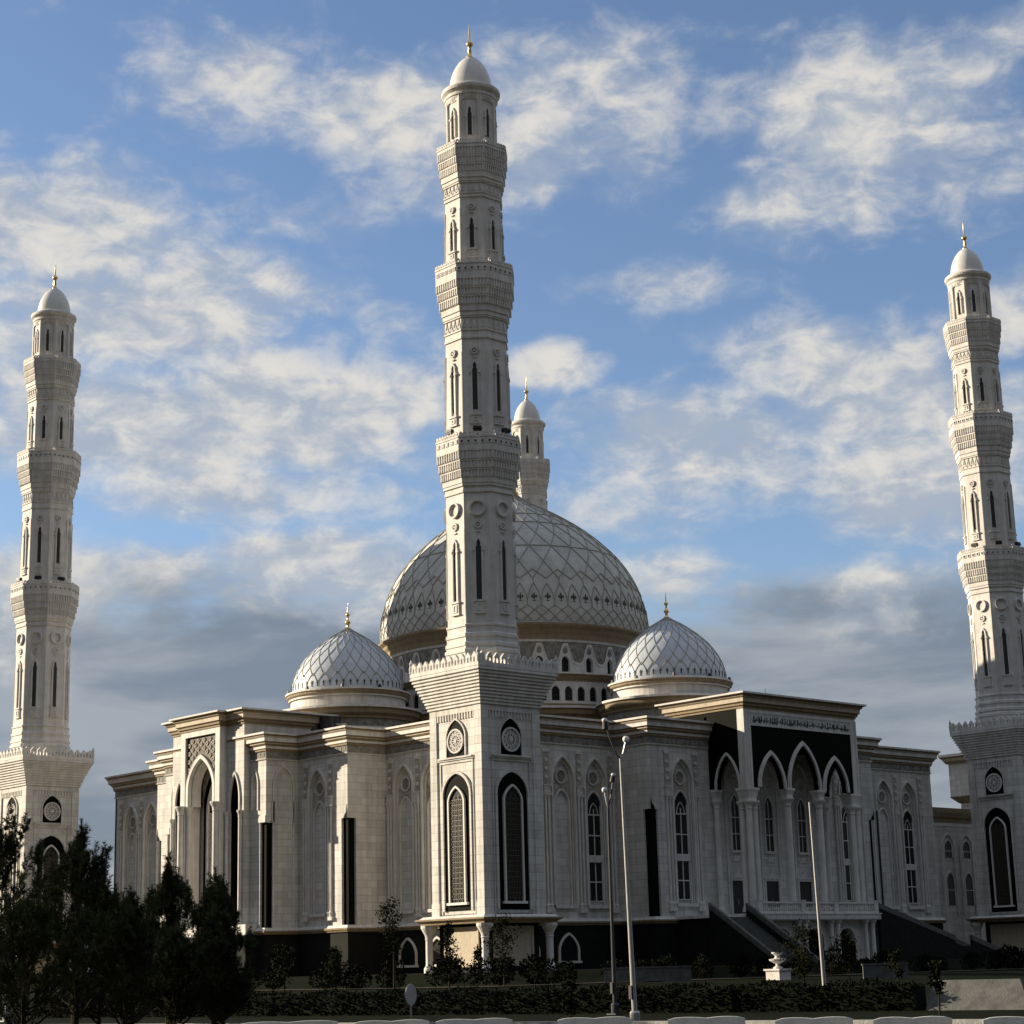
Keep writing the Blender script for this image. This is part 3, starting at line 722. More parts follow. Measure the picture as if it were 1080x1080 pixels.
for k in range(n):
    a = 2*pi*(k+.15)/n; P = FR(cos(a), sin(a), R2-.04, c0); w = MB()
    w.ext(P, archpoly(0, .41, 29.2, 30.3, 30.84, 5, .2), -.44, -.36); part(w, 'window', glass)
ringprof(c0, R2, [(-.4,32.2),(.08,32.2),(.12,32.34),(.2,32.4),(.2,32.9),(.42,33.2),(.42,33.5),(.8,33.75),(.8,33.95),(.2,34.1),(-.2,34.1)], [stone_p, ochre, cream], 'ring_cornice', [0,0,0,1,1,1,1,1,0,0], 96)
def dome_pt(R, zb, prof):
    """radius at height parameter t by linear interpolation of prof [(r, z)]"""
    def f(t):
        x = t*(len(prof)-1); i = min(int(x), len(prof)-2); q = x-i
        return prof[i][0]*(1-q)+prof[i+1][0]*q, prof[i][1]*(1-q)+prof[i+1][1]*q
    return f
def spline(pts, n):
    """Catmull-Rom through (r, z) points"""
    out = []; m = len(pts)-1
    for j in range(n+1):
        x = j/n*m; i = min(int(x), m-1); t = x-i
        p0 = pts[max(i-1,0)]; p1 = pts[i]; p2 = pts[i+1]; p3 = pts[min(i+2,m)]
        out.append(tuple(.5*((2*b)+(-a+c)*t+(2*a-5*b+4*c-d)*t*t+(-a+3*b-3*c+d)*t**3) for a, b, c, d in zip(p0,p1,p2,p3)))
    return out
# main dome
mp_ = spline([(13.55,33.95),(13.75,35.2),(13.45,37.3),(12.7,39.6),(11.4,41.8),(9.7,43.7),(7.6,45.5),(5.2,47.1),(2.9,48.4),(1.1,49.5),(.3,50.3)], 60)
g = MB(); g.lathe(mp_, 128, c=c0); md = part(g, 'main_dome', domem, smooth=True)
def lat(c, prof, pts, r, n_side=4, lift=.03):
    """tube that follows the dome: pts = (theta, t)"""
    f = dome_pt(0, 0, prof); out = []
    for th, t in pts:
        rr, z = f(max(0, min(1, t))); out.append((c[0]+(rr+lift)*cos(th), c[1]+(rr+lift)*sin(th), z+lift*.5))
    return out
def zt(prof, z):
    for i in range(len(prof)-1):
        if prof[i][1] <= z <= prof[i+1][1]: return (i+(z-prof[i][1])/(prof[i+1][1]-prof[i][1]))/(len(prof)-1)
    return 1.
g = MB(); NR = 64; st = 2*pi/NR
zA = [33.98, 35.0, 36.0]      # small diamonds at the foot
for k in range(NR):
    th = k*st
    for a, b, za, zb in ((0,.5,34.0,34.6),(0,-.5,34.0,34.6),(.5,0,34.6,35.2),(.5,1,34.6,35.2),(0,.5,35.2,35.7),(0,-.5,35.2,35.7)):
        pts = [(th+(a+(b-a)*q/3)*st, zt(mp_, za+(zb-za)*q/3)) for q in range(4)]
        g.tube(lat(c0, mp_, pts, 0), .045, 4)
    # ogee row
    for sgn in (1, -1):
        pts = []
        for q in range(7):
            x = q/6; pts.append((th+sgn*st*.5*(1-x**2.2), zt(mp_, 35.7+2.2*x)))
        g.tube(lat(c0, mp_, pts, 0), .05, 4)
    if k % 2 == 0: g.tube(lat(c0, mp_, [(th, zt(mp_, 37.9)), (th, zt(mp_, 38.4))], 0), .05, 4)
# big elongated hexagons above
NB2 = 32; st2 = 2*pi/NB2
rows = [38.4, 40.3, 42.1, 43.7, 45.2, 46.5, 47.6]
for ri in range(len(rows)-1):
    z0, z1 = rows[ri], rows[ri+1]; sh = .5*(ri % 2); w = .02 if ri else 0
    for k in range(NB2):
        th = (k+sh)*st2
        for sgn in (1, -1):
            pts = [(th+sgn*st2*.5*q/4, zt(mp_, z0+(z1-z0)*q/4)) for q in range(5)]
            g.tube(lat(c0, mp_, pts, 0), .055, 4)
        if ri in (1, 3, 4):
            pts = [(th-st2*.5+st2*q/6, zt(mp_, z1)) for q in range(7)]; g.tube(lat(c0, mp_, pts, 0), .06, 4)
        if ri == 0:
            for sgn in (1, -1):
                pts = [(th+sgn*st2*.5*q/4, zt(mp_, 39.4-(1.0)*q/4)) for q in range(5)]; g.tube(lat(c0, mp_, pts, 0), .06, 4)
for k in range(NB2):
    th = (k)*st2
    for sgn in (1, -1):
        pts = [(th+sgn*st2*1.2*q/8, zt(mp_, 47.6+2.3*q/8)) for q in range(9)]; g.tube(lat(c0, mp_, pts, 0), .05, 4)
for k in range(NR):       # lily ornaments
    th = k*st; rr, z = dome_pt(0,0,mp_)(zt(mp_, 36.6)); P = FR(cos(th), sin(th), rr-.02, c0)
    for (u, z0, w, h) in ((0,36.15,.09,.8),(-.2,36.4,.09,.3),(.2,36.4,.09,.3),(0,36.05,.22,.12)):
        g.ext(P, [(u-w,z0+h*.3),(u,z0),(u+w,z0+h*.3),(u+w*.6,z0+h*.8),(u,z0+h),(u-w*.6,z0+h*.8)], 0, .10, 1)
part(g, 'lattice', [domel, domek], parent=md)
FIN = [(.5,0),(.3,.25),(.18,.5),(.16,.8),(.2,.9),(.34,1.1),(.34,1.25),(.2,1.45),(.12,1.6),(.11,2.0),(.26,2.25),(.26,2.4),(.1,2.6),(.07,2.8),(.05,3.4),(.0,4.2)]
g = MB(); g.lathe([(r*1.6, 50.1+z*1.5) for r, z in FIN], 16, c=c0); part(g, 'finial', gold, True, parent=md)
# small domes
for sdc in SD:
    ringprof(sdc, 5.7, [(-.3,25.5),(-.3,26.7)], [stone_p], 'small_drum', [0])
    sp = spline([(5.27,27.3),(5.3,27.9),(5.13,28.8),(4.7,29.8),(3.93,30.9),(2.88,31.9),(1.68,32.8),(.65,33.4),(.12,33.75)], 36)
    ringprof(sdc, 5.7, [(-.5,26.55),(-.1,26.6),(-.1,26.75),(.1,26.9),(.1,27.05),(.22,27.15),(.22,27.3),(-.1,27.36),(-.6,27.36)], [stone_p, ochre, cream], 'ring_cornice', [1,0,1,1,1,0,0,0])
    g = MB(); g.lathe(sp, 72, c=sdc); dm = part(g, 'small_dome', domet, smooth=True)
    g = MB(); NS = 26; s_ = 2*pi/NS
    for k in range(NS):
        th = k*s_
        for sgn in (1, -1):
            pts = [(th+sgn*s_*.5*q/26*13*.5, zt(sp, 28.6)+(.97-zt(sp, 28.6))*(q/26)**1.0) for q in range(27)]
            g.tube(lat(sdc, sp, pts, 0, lift=.012), .035, 4)
            pts = [(th+sgn*s_*.5*(1-(q/5)**2), zt(sp, 27.6+1.25*q/5)) for q in range(6)]
            g.tube(lat(sdc, sp, pts, 0, lift=.012), .035, 4)
    for k in range(NS*2):
        th = k*s_/2; rr, z = dome_pt(0,0,sp)(zt(sp, 27.9)); P = FR(cos(th), sin(th), rr-.01, sdc)
        g.ext(P, [(-.05,27.6),(.05,27.6),(.05,27.85),(.13,27.95),(.05,28.0),(0,28.15),(-.05,28.0),(-.13,27.95),(-.05,27.85)], 0, .05, 1)
    part(g, 'lattice', [domel, domek], parent=dm)
    g = MB(); g.lathe([(r*.75, 33.55+z*.64) for r, z in FIN], 12, c=sdc); part(g, 'finial', gold, True, parent=dm)
    for k in range(10):      # small floodlights on the ring
        a = 2*pi*k/10+.2; g = MB(); x, y = sdc[0]+5.7*cos(a), sdc[1]+5.7*sin(a); g.box(x-.12,x+.12,y-.12,y+.12,27.36,27.5); g.box(x-.08,x+.08,y-.08,y+.08,27.5,27.62)
        part(g, 'floodlight', darkmetal)

# ---- right-hand (south) portal: an open portico
XL, XR, YF = 27.15, 42.2, -2.2
P = FS(YF); TH = .55
po = MB()
g = MB()
arches = [(30.4,1.5,16.4,19.0),(34.675,1.92,16.6,20.05),(38.95,1.5,16.4,19.0)]
cur = XL+.75
for (uc, hw, zs, za) in arches:
    g.pbox(P, cur, uc-hw, 16.2, 21.45, -TH, 0); cur = uc+hw
    g.over(P, [(uc-hw,16.2)]+arch(uc, hw, zs, za)+[(uc+hw,16.2)], 21.45, -TH, 0)
g.pbox(P, cur, XR-.75, 16.2, 21.45, -TH, 0)
part(g, 'portal_screen', granite)
g = MB(); yb = 2.0
for PP, u0, u1, uc in ((FW(XL), YF+.75, yb, -.1), (FE(XR), YF+.75, yb, -.1)):
    g2 = MB(); hw = 1.25
    g2.pbox(PP, u0, uc-hw, 16.2, 22.8, -TH, 0); g2.pbox(PP, uc+hw, u1+2.5, 16.2, 22.8, -TH, 0)
    g2.over(PP, [(uc-hw,16.2)]+arch(uc, hw, 16.4, 19.0)+[(uc+hw,16.2)], 22.8, -TH, 0)
    part(g2, 'portal_screen', granite)
    m = MB(); moulding(m, PP, uc, hw, 16.0, 16.4, 19.0, .2, -.1, .12); part(m, 'arch_moulding', stone_p)
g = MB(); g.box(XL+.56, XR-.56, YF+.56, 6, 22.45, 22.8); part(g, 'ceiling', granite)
for (uc, hw, zs, za) in arches:
    m = MB(); moulding(m, P, uc, hw, 16.2, zs, za, .2, -.1, .16); moulding(m, P, uc, hw+.2, 16.2, zs, za+.2, .16, 0, .08); part(m, 'arch_moulding', stone_p)
g = MB()      # corner posts and frame
for (u0, u1) in ((XL, XL+.75), (XR-.75, XR)):
    g.pbox(P, u0, u1, 16.1, 22.8, -.75, .003); g.pbox(P, u0-.06, u0+.12, 16.1, 22.6, -.2, .07); g.pbox(P, u1-.14, u1+.05, 16.1, 22.6, -.1, .07)
g.pbox(P, XL+.75, XR-.75, 21.45, 22.8, -TH, 0); g.pbox(P, XL+.81, XR-.81, 21.36, 21.5, -.1, .09); g.pbox(P, XL+.81, XR-.81, 22.42, 22.56, -.1, .09)
part(g, 'portal_frame', stone_p)
g = MB(); g.pbox(P, XL+.85, XR-.85, 21.5, 22.42, 0, .05); ins = part(g, 'inscription_band', barrier_c)
g = MB(); rnd = random.Random(5); u = XL+1.1; zb = 21.78       # flowing script
while u < XR-1.4:
    w = rnd.uniform(.28, .62); k = rnd.random(); t = .035
    pts = [(u+w*q/8, zb+.10*sin(q/8*pi*rnd.choice((1,2)))*(1 if k < .6 else -1)) for q in range(9)]
    g.ring(P, [(a, b+t) for a, b in pts], [(a, b-t) for a, b in pts], .05, .075)
    for j in range(rnd.choice((1,1,2,2,3))):
        x = u+w*rnd.random(); h = rnd.uniform(.25, .5); lean = rnd.uniform(-.05, .05)
        g.ext(P, [(x-.028,zb),(x+.028,zb),(x+.03+lean,zb+h),(x-.03+lean,zb+h)], .05, .077)
    if k > .55: g.ring(P, circ(u+w*.6, zb-.05, .12, 8), circ(u+w*.6, zb-.05, .06, 8), .05, .076, 0, True)
    for j in range(rnd.choice((0,1,2))): g.ext(P, circ(u+w*rnd.random(), zb+rnd.choice((-.17,.3,.42)), .035, 5), .05, .075)
    u += w*rnd.uniform(.72, 1.1)
part(g, 'lettering', darkmetal, parent=ins)
pp = [(XL,YF),(XR,YF),(XR,6.5),(XL,6.5)]
PPROF = [(-.3,22.8),(.08,22.8),(.08,22.95),(.22,23.02),(.22,23.18),(.38,23.3),(.38,23.62),(.55,23.74),(.55,23.86),(.82,23.95),(.82,24.1),(-.3,24.14)]
PM = [0,1,1,1,1,2,2,1,1,0,0]
g = MB(); g.sweep(pp, PPROF, PM); prism(g, offpath(pp,-.25), 22.81, 24.1, 0); part(g, 'cornice', CMATS)
# piers, capitals, columns
def capital(P, u, z0, z1, w, d0, d1):
    g = MB(); g.pbox(P, u-w*.7, u+w*.7, z0, z0+.25, d0+.1, d1-.1)
    vs = []; P0 = [(u-w*.7, d0+.12), (u+w*.7, d0+.12), (u+w*.7, d1-.12), (u-w*.7, d1-.12)]; P1 = [(u-w, d0), (u+w, d0), (u+w, d1), (u-w, d1)]
    g.add([P(a, z0+.25, b) for a, b in P0]+[P(a, z1-.2, b) for a, b in P1], [(0,1,5,4),(1,2,6,5),(2,3,7,6),(3,0,4,7),(0,3,2,1),(4,5,6,7)])
    g.pbox(P, u-w-.04, u+w+.04, z1-.2, z1, d0-.04, d1+.04)
    return part(g, 'capital', stone_p)
for u in (32.57, 36.78): capital(P, u, 15.45, 16.25, .52, -.75, .15)
for u in (XL+.62, XR-.62): capital(P, u, 15.0, 16.1, .72, -1.15, .12)
for u in (32.57, 36.78): part(pillar(FS(YF+.3), u, 5.9, 15.45, .33, 0), 'column', stone_p)
for u, v in ((XL+.3, .1), (XL+1.0, .1), (XR-1.0, .1), (XR-.3, .1), (XL+.3, -.65), (XR-.3, -.65)): part(pillar(FS(YF+.3), u, 5.9, 15.02, .27, v), 'column', stone_p)
for x in (XL, XR):
    sgn = -1 if x == XL else 1; PP = FW(XL) if x == XL else FE(XR); capital(PP, 1.6, 15.3, 16.2, .38, -.7, .1); part(pillar(FS(1.6), x-sgn*.3, 5.9, 15.3, .26, 0), 'column', stone_p)
# back wall of the portico: tall slim windows over doors
Pb = FS(2.0)
g = MB(); g.pbox(Pb, XL, XR, ZB, 22.46, -.298, 0); part(g, 'wall', stone)
for u in (30.1, 34.5, 38.95):
    w = MB(); w.ext(Pb, archpoly(u, .52, 11.2, 14.9, 15.9), 0, .03); wo = part(w, 'window', glass)
    f = MB(); moulding(f, Pb, u, .52, 11.2, 14.9, 15.9, .14, 0, .16)
    for zz in (12.6, 14.0): f.pbox(Pb, u-.52, u+.52, zz-.04, zz+.04, .03, .09)
    f.pbox(Pb, u-.03, u+.03, 11.2, 15.6, .03, .08); f.pbox(Pb, u-.75, u+.75, 11.0, 11.2, 0, .25); part(f, 'frame', stone_p, parent=wo)
    m = MB(); moulding(m, Pb, u, 1.1, 6.2, 17.2, 18.9, .14, 0, .14); m.ring(Pb, circ(u,17.1,.62), circ(u,17.1,.5), 0, .12, 0, True)
    for q in (-1, 1):
        m.ring(Pb, circ(u+q*.45,10.45,.2,8), circ(u+q*.45,10.45,.12,8), 0, .08, 0, True)
    m.pbox(Pb, u-.3, u+.3, 10.3, 10.75, 0, .09); m.ext(Pb, [(u-.5,8.95),(u+.5,8.95),(u+.32,9.2),(u+.2,9.2),(u,9.6),(u-.2,9.2),(u-.32,9.2)], 0, .12)
    m = part(m, 'arch_recess', stone_p)
    d = MB(); d.pbox(Pb, u-.85, u+.85, 5.72, 8.65, 0, .04); do = part(d, 'door', darkmetal)
    f = MB(); f.ring(Pb, [(u-1.02,5.72),(u-1.02,8.85),(u+1.02,8.85),(u+1.02,5.72)], [(u-.85,5.72),(u-.85,8.65),(u+.85,8.65),(u+.85,5.72)], 0, .16); f.pbox(Pb, u-1.12, u+1.12, 8.85, 8.97, 0, .24); part(f, 'frame', stone_p, parent=do)
    h = MB(); h.pbox(Pb, u-.12, u-.06, 6.6, 7.1, .04, .1); part(h, 'handle', metal, parent=do)
# terrace with balustrade over a round-arched basement
TY, TX0, TX1 = -3.1, 26.7, 42.7
g = MB(); g.box(TX0, TX1, TY, 1.88, 5.15, 5.72); g.sweep([(TX0,1.5),(TX0,TY),(TX1,TY),(TX1,1.5)], [(0,5.2),(.1,5.22),(.1,5.6),(.16,5.64),(.16,5.74),(0,5.76)], 0, closed=False)
for k in range(40):
    u = TX0+.2+k*(TX1-TX0-.4)/39; g.pbox(FS(TY), u-.1, u+.1, 5.28, 5.54, .1, .13)
te = part(g, 'terrace_slab', stone_p)
def balustrade(P, u0, u1, z, posts, d=0.):
    g = MB(); g.pbox(P, u0, u1, z+.78, z+.92, d-.16, d+.16); g.pbox(P, u0, u1, z, z+.14, d-.14, d+.14)
    n = int((u1-u0)/.26)
    for k in range(n):
        u = u0+(k+.5)*(u1-u0)/n; x, y, _ = P(u, 0, d); g.lathe([(.05,z+.14),(.09,z+.28),(.08,z+.4),(.045,z+.55),(.07,z+.78)], 6, c=(x,y), close=False)
    for u in posts: g.pbox(P, u-.24, u+.24, z, z+.98, d-.22, d+.22); g.pbox(P, u-.28, u+.28, z+.98, z+1.06, d-.26, d+.26)
    return part(g, 'balustrade', stone_p)
balustrade(FS(TY+.2), TX0+.25, TX1-.25, 5.76, (TX0+.3, 32.5, 36.85, TX1-.3))
Pa = FS(-2.3); g = MB(); cur = TX0+.3
for u in (30.4, 34.675, 38.95):
    g.pbox(Pa, cur, u-1.12, 0, 5.15, -.5, 0); cur = u+1.12; g.over(Pa, [(u-1.12,-.3)]+arch(u, 1.12, 3.4, 4.5, 9, 0)+[(u+1.12,-.3)], 5.15, -.5, 0)
g.pbox(Pa, cur, TX1-.3, 0, 5.15, -.5, 0)
part(g, 'basement_arcade', stone_p)
for u in (30.4, 34.675, 38.95):
    m = MB(); moulding(m, Pa, u, 1.12, -.3, 3.4, 4.5, .18, 0, .1, 0, 9, 0); part(m, 'arch_moulding', stone_p)
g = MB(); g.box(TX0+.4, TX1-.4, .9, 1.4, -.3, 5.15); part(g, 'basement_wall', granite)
for u in (27.3, 28.3, 32.1, 33.0, 36.4, 37.3, 41.1, 42.1): part(pillar(FS(-2.75), u, 1.5, 5.15, .2, 0, .5, .4), 'column', stone_p)
# stair on the left of the terrace, coming towards the street
def stair(x0, x1, y0, dy, n, z0, z1, along='y'):
    g = MB(); h = (z0-z1)/n
    for k in range(n):
        za = z0-(k+1)*h
        if along == 'y': g.box(x0+.3, x1-.3, y0-(k+1)*dy, y0-k*dy-.001, -.3, za)
        else: g.box(y0+k*dy+.001, y0+(k+1)*dy, x0+.3, x1-.3, -.3, za)
    st_ = part(g, 'stairs', concrete2)
    for (a, b) in ((x0, x0+.3), (x1-.3, x1)):
        p = MB(); L_ = n*dy
        if along == 'y':
            PP = lambda u, z, d, a=a: (a+d, u, z); pts = [(y0,-.3),(y0,z0+.5),(y0-L_,z1+.5),(y0-L_,-.3)]; cp = [(y0,z0+.5),(y0,z0+.95),(y0-L_,z1+.95),(y0-L_,z1+.5)]
        else:
            PP = lambda u, z, d, a=a: (u, a+d, z); pts = [(y0,-.3),(y0,z0+.5),(y0+L_,z1+.5),(y0+L_,-.3)]; cp = [(y0,z0+.5),(y0,z0+.95),(y0+L_,z1+.95),(y0+L_,z1+.5)]
        p.ext(PP, pts, 0, .3, 0); p.ext(PP, cp, -.03, .33, 1); part(p, 'parapet', [plinthm, concrete2], parent=st_)
g = MB(); g.box(21.9, TX0-.01, -2.0, 1.87, 5.4, 5.65); g.box(22.2, TX0-.02, -1.8, 1.86, -.3, 5.4, 1); part(g, 'stair_landing', [stone_p, plinthm])
stair(21.9, TX0, -2.0, .30, 30, 5.65, -.1)
stair(-3.1, -.4, 42.75, .42, 26, 5.65, 2.8, 'x')
g = MB(); g.box(53.68, 56.3, -3.1, -.4, -.3, 2.8); part(g, 'stair_landing', plinthm)
stair(-3.1, -.4, 56.31, .42, 22, 2.8, .2, 'x')
g = MB(); g.box(49.3, 49.42, 1.4, 1.55, 5.0, 15.2); part(g, 'downpipe', darkmetal)

# ---- left-hand (west) portal: tall closed gate wall
PX = -3.0; P = FW(PX); c_ = H; cw = 3.1; FX = -2.2; f0, f1 = 29.0, 40.35
g = MB()     # centre piece: frame round a deep pointed niche
ow, zs, za = 2.0, 17.9, 20.5
g.pbox(P, c_-cw, c_-ow-.4, ZB, 23.0, -1.6, 0); g.pbox(P, c_+ow+.4, c_+cw, ZB, 23.0, -1.6, 0)
g.pbox(P, c_-ow-.4, c_+ow+.4, 22.5, 23.0, -1.6, 0)
part(g, 'portal_frame', stone_p)
g = MB(); g.pbox(P, c_-ow-.4, c_-ow, 16.4, 22.5, -1.6, -.25); g.pbox(P, c_+ow, c_+ow+.4, 16.4, 22.5, -1.6, -.25)
g.over(P, [(c_-ow,16.4)]+arch(c_,ow,zs,za)+[(c_+ow,16.4)], 22.5, -1.6, -.25)
for i in range(9):
    for j in range(5):
        yy = c_-ow+.25+i*.47; zz = 18.9+j*.72+.36*(i % 2)
        if abs(yy-c_) < 1.95 and zz < 20.9-1.1*abs(yy-c_)**1.3+.6: continue
        if zz < 22.2: g.ring(P, circ(yy, zz, .2, 8), circ(yy, zz, .11, 8), -.25, -.17, 1, True); g.ext(P, [(yy-.05,zz),(yy,zz-.05),(yy+.05,zz),(yy,zz+.05)], -.25, -.18, 1)
part(g, 'marble_panel', [browngr, carve])
m = MB(); moulding(m, P, c_, ow-.05, 16.4, zs, za, .32, -.5, -.02); moulding(m, P, c_, ow-.2, 16.4, zs, za-.2, .15, -1.3, -.4); part(m, 'arch_moulding', stone_p)
w = MB(); w.ext(P, archpoly(c_, 1.95, 6.0, 16.6, 19.9), -1.77, -1.73); wo = part(w, 'window', granite)
f = MB(); moulding(f, P, c_, 1.0, 6.6, 15.8, 18.5, .22, -1.73, -1.5); f.ring(P, circ(c_,17.0,.7), circ(c_,17.0,.55), -1.73, -1.52, 0, True); rosette(f, P, c_, 17.0, .55, -1.73, 0, 8); part(f, 'frame', stone_p, parent=wo)
l = MB()
for i in range(24):
    for j in range(4): l.ring(P, circ(c_-.75+.5*j, 6.9+i*.38, .23, 6), circ(c_-.75+.5*j, 6.9+i*.38, .14, 6), -1.73, -1.6, 0, True)
part(l, 'lattice_screen', whitef, parent=wo)
for u in (c_-ow-.25, c_+ow+.25): part(pillar(FW(PX-.0), u, 6.0, 16.4, .24, -.35, .8, .5), 'column', stone_p)
for u in (c_-cw+.32, c_+cw-.32): part(pillar(FW(PX), u, 6.0, 16.5, .3, .12, .8, .5), 'column', stone_p)
for sg in (-1, 1):     # flanks with slim dark arches
    Pf = FW(FX); u0, u1 = (f0, c_-cw) if sg < 0 else (c_+cw, f1); uc = (u0+u1)/2
    g = MB(); skin(Pf, u0, u1, ZB, 23.0, ((uc, .68, ZB, 16.6, 18.8, .3),), th=1.2, mb=g); part(g, 'wall', stone)
    m = MB(); moulding(m, Pf, uc, .68, 15.6, 16.6, 18.8, .16, -.2, .14); part(m, 'arch_moulding', stone_p)
    g = MB(); g.ring(Pf, archpath(uc, .675, ZB, 16.6, 18.79), archpath(uc, .63, ZB, 16.6, 18.7), -.9, -.06); part(g, 'granite_lining', granite)
    w = MB(); w.ext(Pf, archpoly(uc, .68, ZB, 16.6, 18.8), -.96, -.9); part(w, 'window', granite)
    for u in (u0+.3, u1-.25): part(pillar(Pf, u, 6.0, 15.6, .17, .16, .6, .5), 'column', stone_p)
    # block beside it
    Pk = FW(-1.5); v0, v1 = (26.7+NW, f0) if sg < 0 else (f1, 42.65-NW)
    g = MB(); skin(Pk, v0, v1, ZB, ZT, (((v0+v1)/2, .42, 15.5, 17.6, 18.9, .3),), mb=g)
    q0, q1 = (26.7, 26.7+NW) if sg < 0 else (42.65-NW, 42.65); g.pbox(Pk, q0, q1, 14.4, ZT, -.298, 0); part(g, 'wall', stone)
    m = MB(); moulding(m, Pk, (v0+v1)/2, .42, 15.5, 17.6, 18.9, .12, 0, .12); m.pbox(Pk, q0-.04, q1+.1, 14.42, 15.0, 0, .12); part(m, 'arch_moulding', stone_p)
    PP = FS(26.7) if sg < 0 else FN(42.65)
    g = MB(); g.pbox(PP, -1.5+NW, 1.899, ZB, 14.4, -.298, 0); g.pbox(PP, -1.2, 1.899, 14.401, ZT, -.298, 0); part(g, 'wall', stone)
    m = MB(); moulding(m, PP, .25, .95, 5.7, 17.6, 19.1, .16, 0, .14); m.pbox(PP, -.95, -.7, 14.42, 16.2, 0, .14); m.pbox(PP, 1.25, 1.5, 14.42, 16.2, 0, .14); part(m, 'arch_recess', stone_p)
g = MB(); g.box(-1.0, 1.0, f0+.01, f1-.01, ZB, 23.0); part(g, 'inner_wall', stone)
wp = [(6.5,f0),(6.5,f1),(FX,f1),(FX,c_+cw),(PX,c_+cw),(PX,c_-cw),(FX,c_-cw),(FX,f0)]
g = MB(); g.box(FX+1.0, 6.4, f0+.02, f1-.02, 21.4, 23.0); part(g, 'attic', stone)
g = MB(); g.sweep(wp, [(d, z+.2) for d, z in PPROF], PM); prism(g, offpath(wp,-.25), 23.01, 24.3, 0); part(g, 'cornice', CMATS)
g = MB(); lp = [(FX+.6,f0-1.2),(FX-.55,f0-1.2),(FX-.55,c_-cw-.2),(PX-.5,c_-cw-.2),(PX-.5,c_+cw+.2),(FX-.55,c_+cw+.2),(FX-.55,f1+1.2),(FX+.6,f1+1.2)][::-1]
prism(g, lp, 5.12, 6.0); part(g, 'portal_plinth', stone_p); g = MB(); prism(g, lp, -.4, 5.119); part(g, 'plinth', plinthm)

# ---- low wing behind the right-hand minaret
wf = [(64.31,7),(80,7),(80,24),(64.31,24)]
g = MB(); prism(g, wf, -.3, 14.9); wg = part(g, 'side_wing', stone)
g = MB(); g.sweep(wf, [(-.1,14.7),(.06,14.7),(.06,15.1),(.16,15.15),(.16,15.4),(.35,15.6),(.35,15.9),(.6,16.1),(.6,16.5),(-.5,16.5)], [0,0,3,1,1,1,2,1,0]); prism(g, offpath(wf,-.2), 14.9, 16.4); part(g, 'cornice', CMATS, parent=wg)
P = FS(7.0)
for u in (67.7, 70.8, 73.9):
    m = MB(); moulding(m, P, u, .95, 6.0, 12.7, 13.9, .14, 0, .16); part(m, 'arch_recess', stone_p, parent=wg)
    for (z0, zs, za) in ((11.6, 12.6, 13.3), (6.9, 9.3, 10.1)):
        w = MB(); w.ext(P, archpoly(u, .62, z0, zs, za), 0, .03); wo = part(w, 'window', glass, parent=wg)
        # frame kept in the window's own group
        f = MB(); moulding(f, P, u, .62, z0, zs, za, .1, 0, .12); f.pbox(P, u-.62, u+.62, z0+(zs-z0)*.6, z0+(zs-z0)*.6+.07, .03, .09); part(f, 'window_frame', stone_p, parent=wg)
g = MB(); g.lathe(spline([(4.4,16.4),(4.3,17.6),(3.7,19.0),(2.6,20.2),(1.2,21.0),(.15,21.5)], 18), 40, c=(72.5,19.5)); part(g, 'small_dome', domem, True)
# roof gear, seen over the cornices
for (x, y, r, z0, z1) in ((6.3,28.0,.95,22,24.0), (5.4,29.3,.6,22,23.9)):
    g = MB(); g.lathe([(r,z0),(r,z1-.12),(r*1.04,z1-.12),(r*1.04,z1)], 20, c=(x,y)); o = g.build('roof_tank', tank)
    tag(o, 'large dark round tank on the roof below the left small dome' if r > .8 else 'smaller dark round tank beside the large one on the mosque roof', 'tank')
g = MB(); g.lathe([(.05,22),(.05,22.7)], 8, c=(4.6,24.1)); g.lathe([(.0,22.6),(.3,22.66),(.55,22.85),(.5,22.86),(.25,22.72),(0,22.68)], 16, c=(4.6,24.1)); tag(g.build('satellite_dish', lampw), 'small white satellite dish on the roof ledge beside the tanks', 'satellite dish')
g = MB(); g.lathe([(.75,24.1),(.75,24.35),(.62,24.6),(.3,24.75),(0,24.8)], 20, c=(38.2,3.2)); part(g, 'skylight', lampw)
g = MB(); g.lathe([(.03,24.1),(.025,25.9)], 6, c=(37.0,3.6)); part(g, 'mast', metal)

# ------------------------------------------------------------------ ground
def smooth(a, b, x): t = max(0, min(1, (x-a)/(b-a))); return t*t*(3-2*t)
def gz(x, y):
    """terrain height: raised esplanade round the mosque, lawn falling to the street"""
    dx = max(-10-x, 0, x-90); dy = max(-12-y, 0, y-90); d = sqrt(dx*dx+dy*dy)
    return 1.6-.85*smooth(0, 3.5, d)-.75*smooth(11, 40, d)
xs = [-4000,-900,-300]+[-140+2*i for i in range(126)]+[120,160,300,900,4000]
g = MB(); n = len(xs); g.add([(x, y, gz(x, y)-.02) for y in xs for x in xs], [(j*n+i, j*n+i+1, (j+1)*n+i+1, (j+1)*n+i) for j in range(n-1) for i in range(n-1)])
tag(g.build('ground', grass, smooth=True), kind='structure')
def quad(name, x0, x1, y0, y1, m): g = MB(); g.add([(x0,y0,.03),(x1,y0,.03),(x1,y1,.03),(x0,y1,.03)], [(0,1,2,3)]); return tag(g.build(name, m), kind='structure')
quad('bounce_ground', -4000, -170, -4000, 4000, bouncem); quad('bounce_ground', -170, 4000, -4000, -190, bouncem); quad('bounce_ground', 180, 4000, -190, 4000, bouncem)  # outer ground added pale, to bounce light onto the high shaded faces
def off_rect(d): return [(-10-d,-12-d),(90+d,-12-d),(90+d,90+d),(-10-d,90+d)]
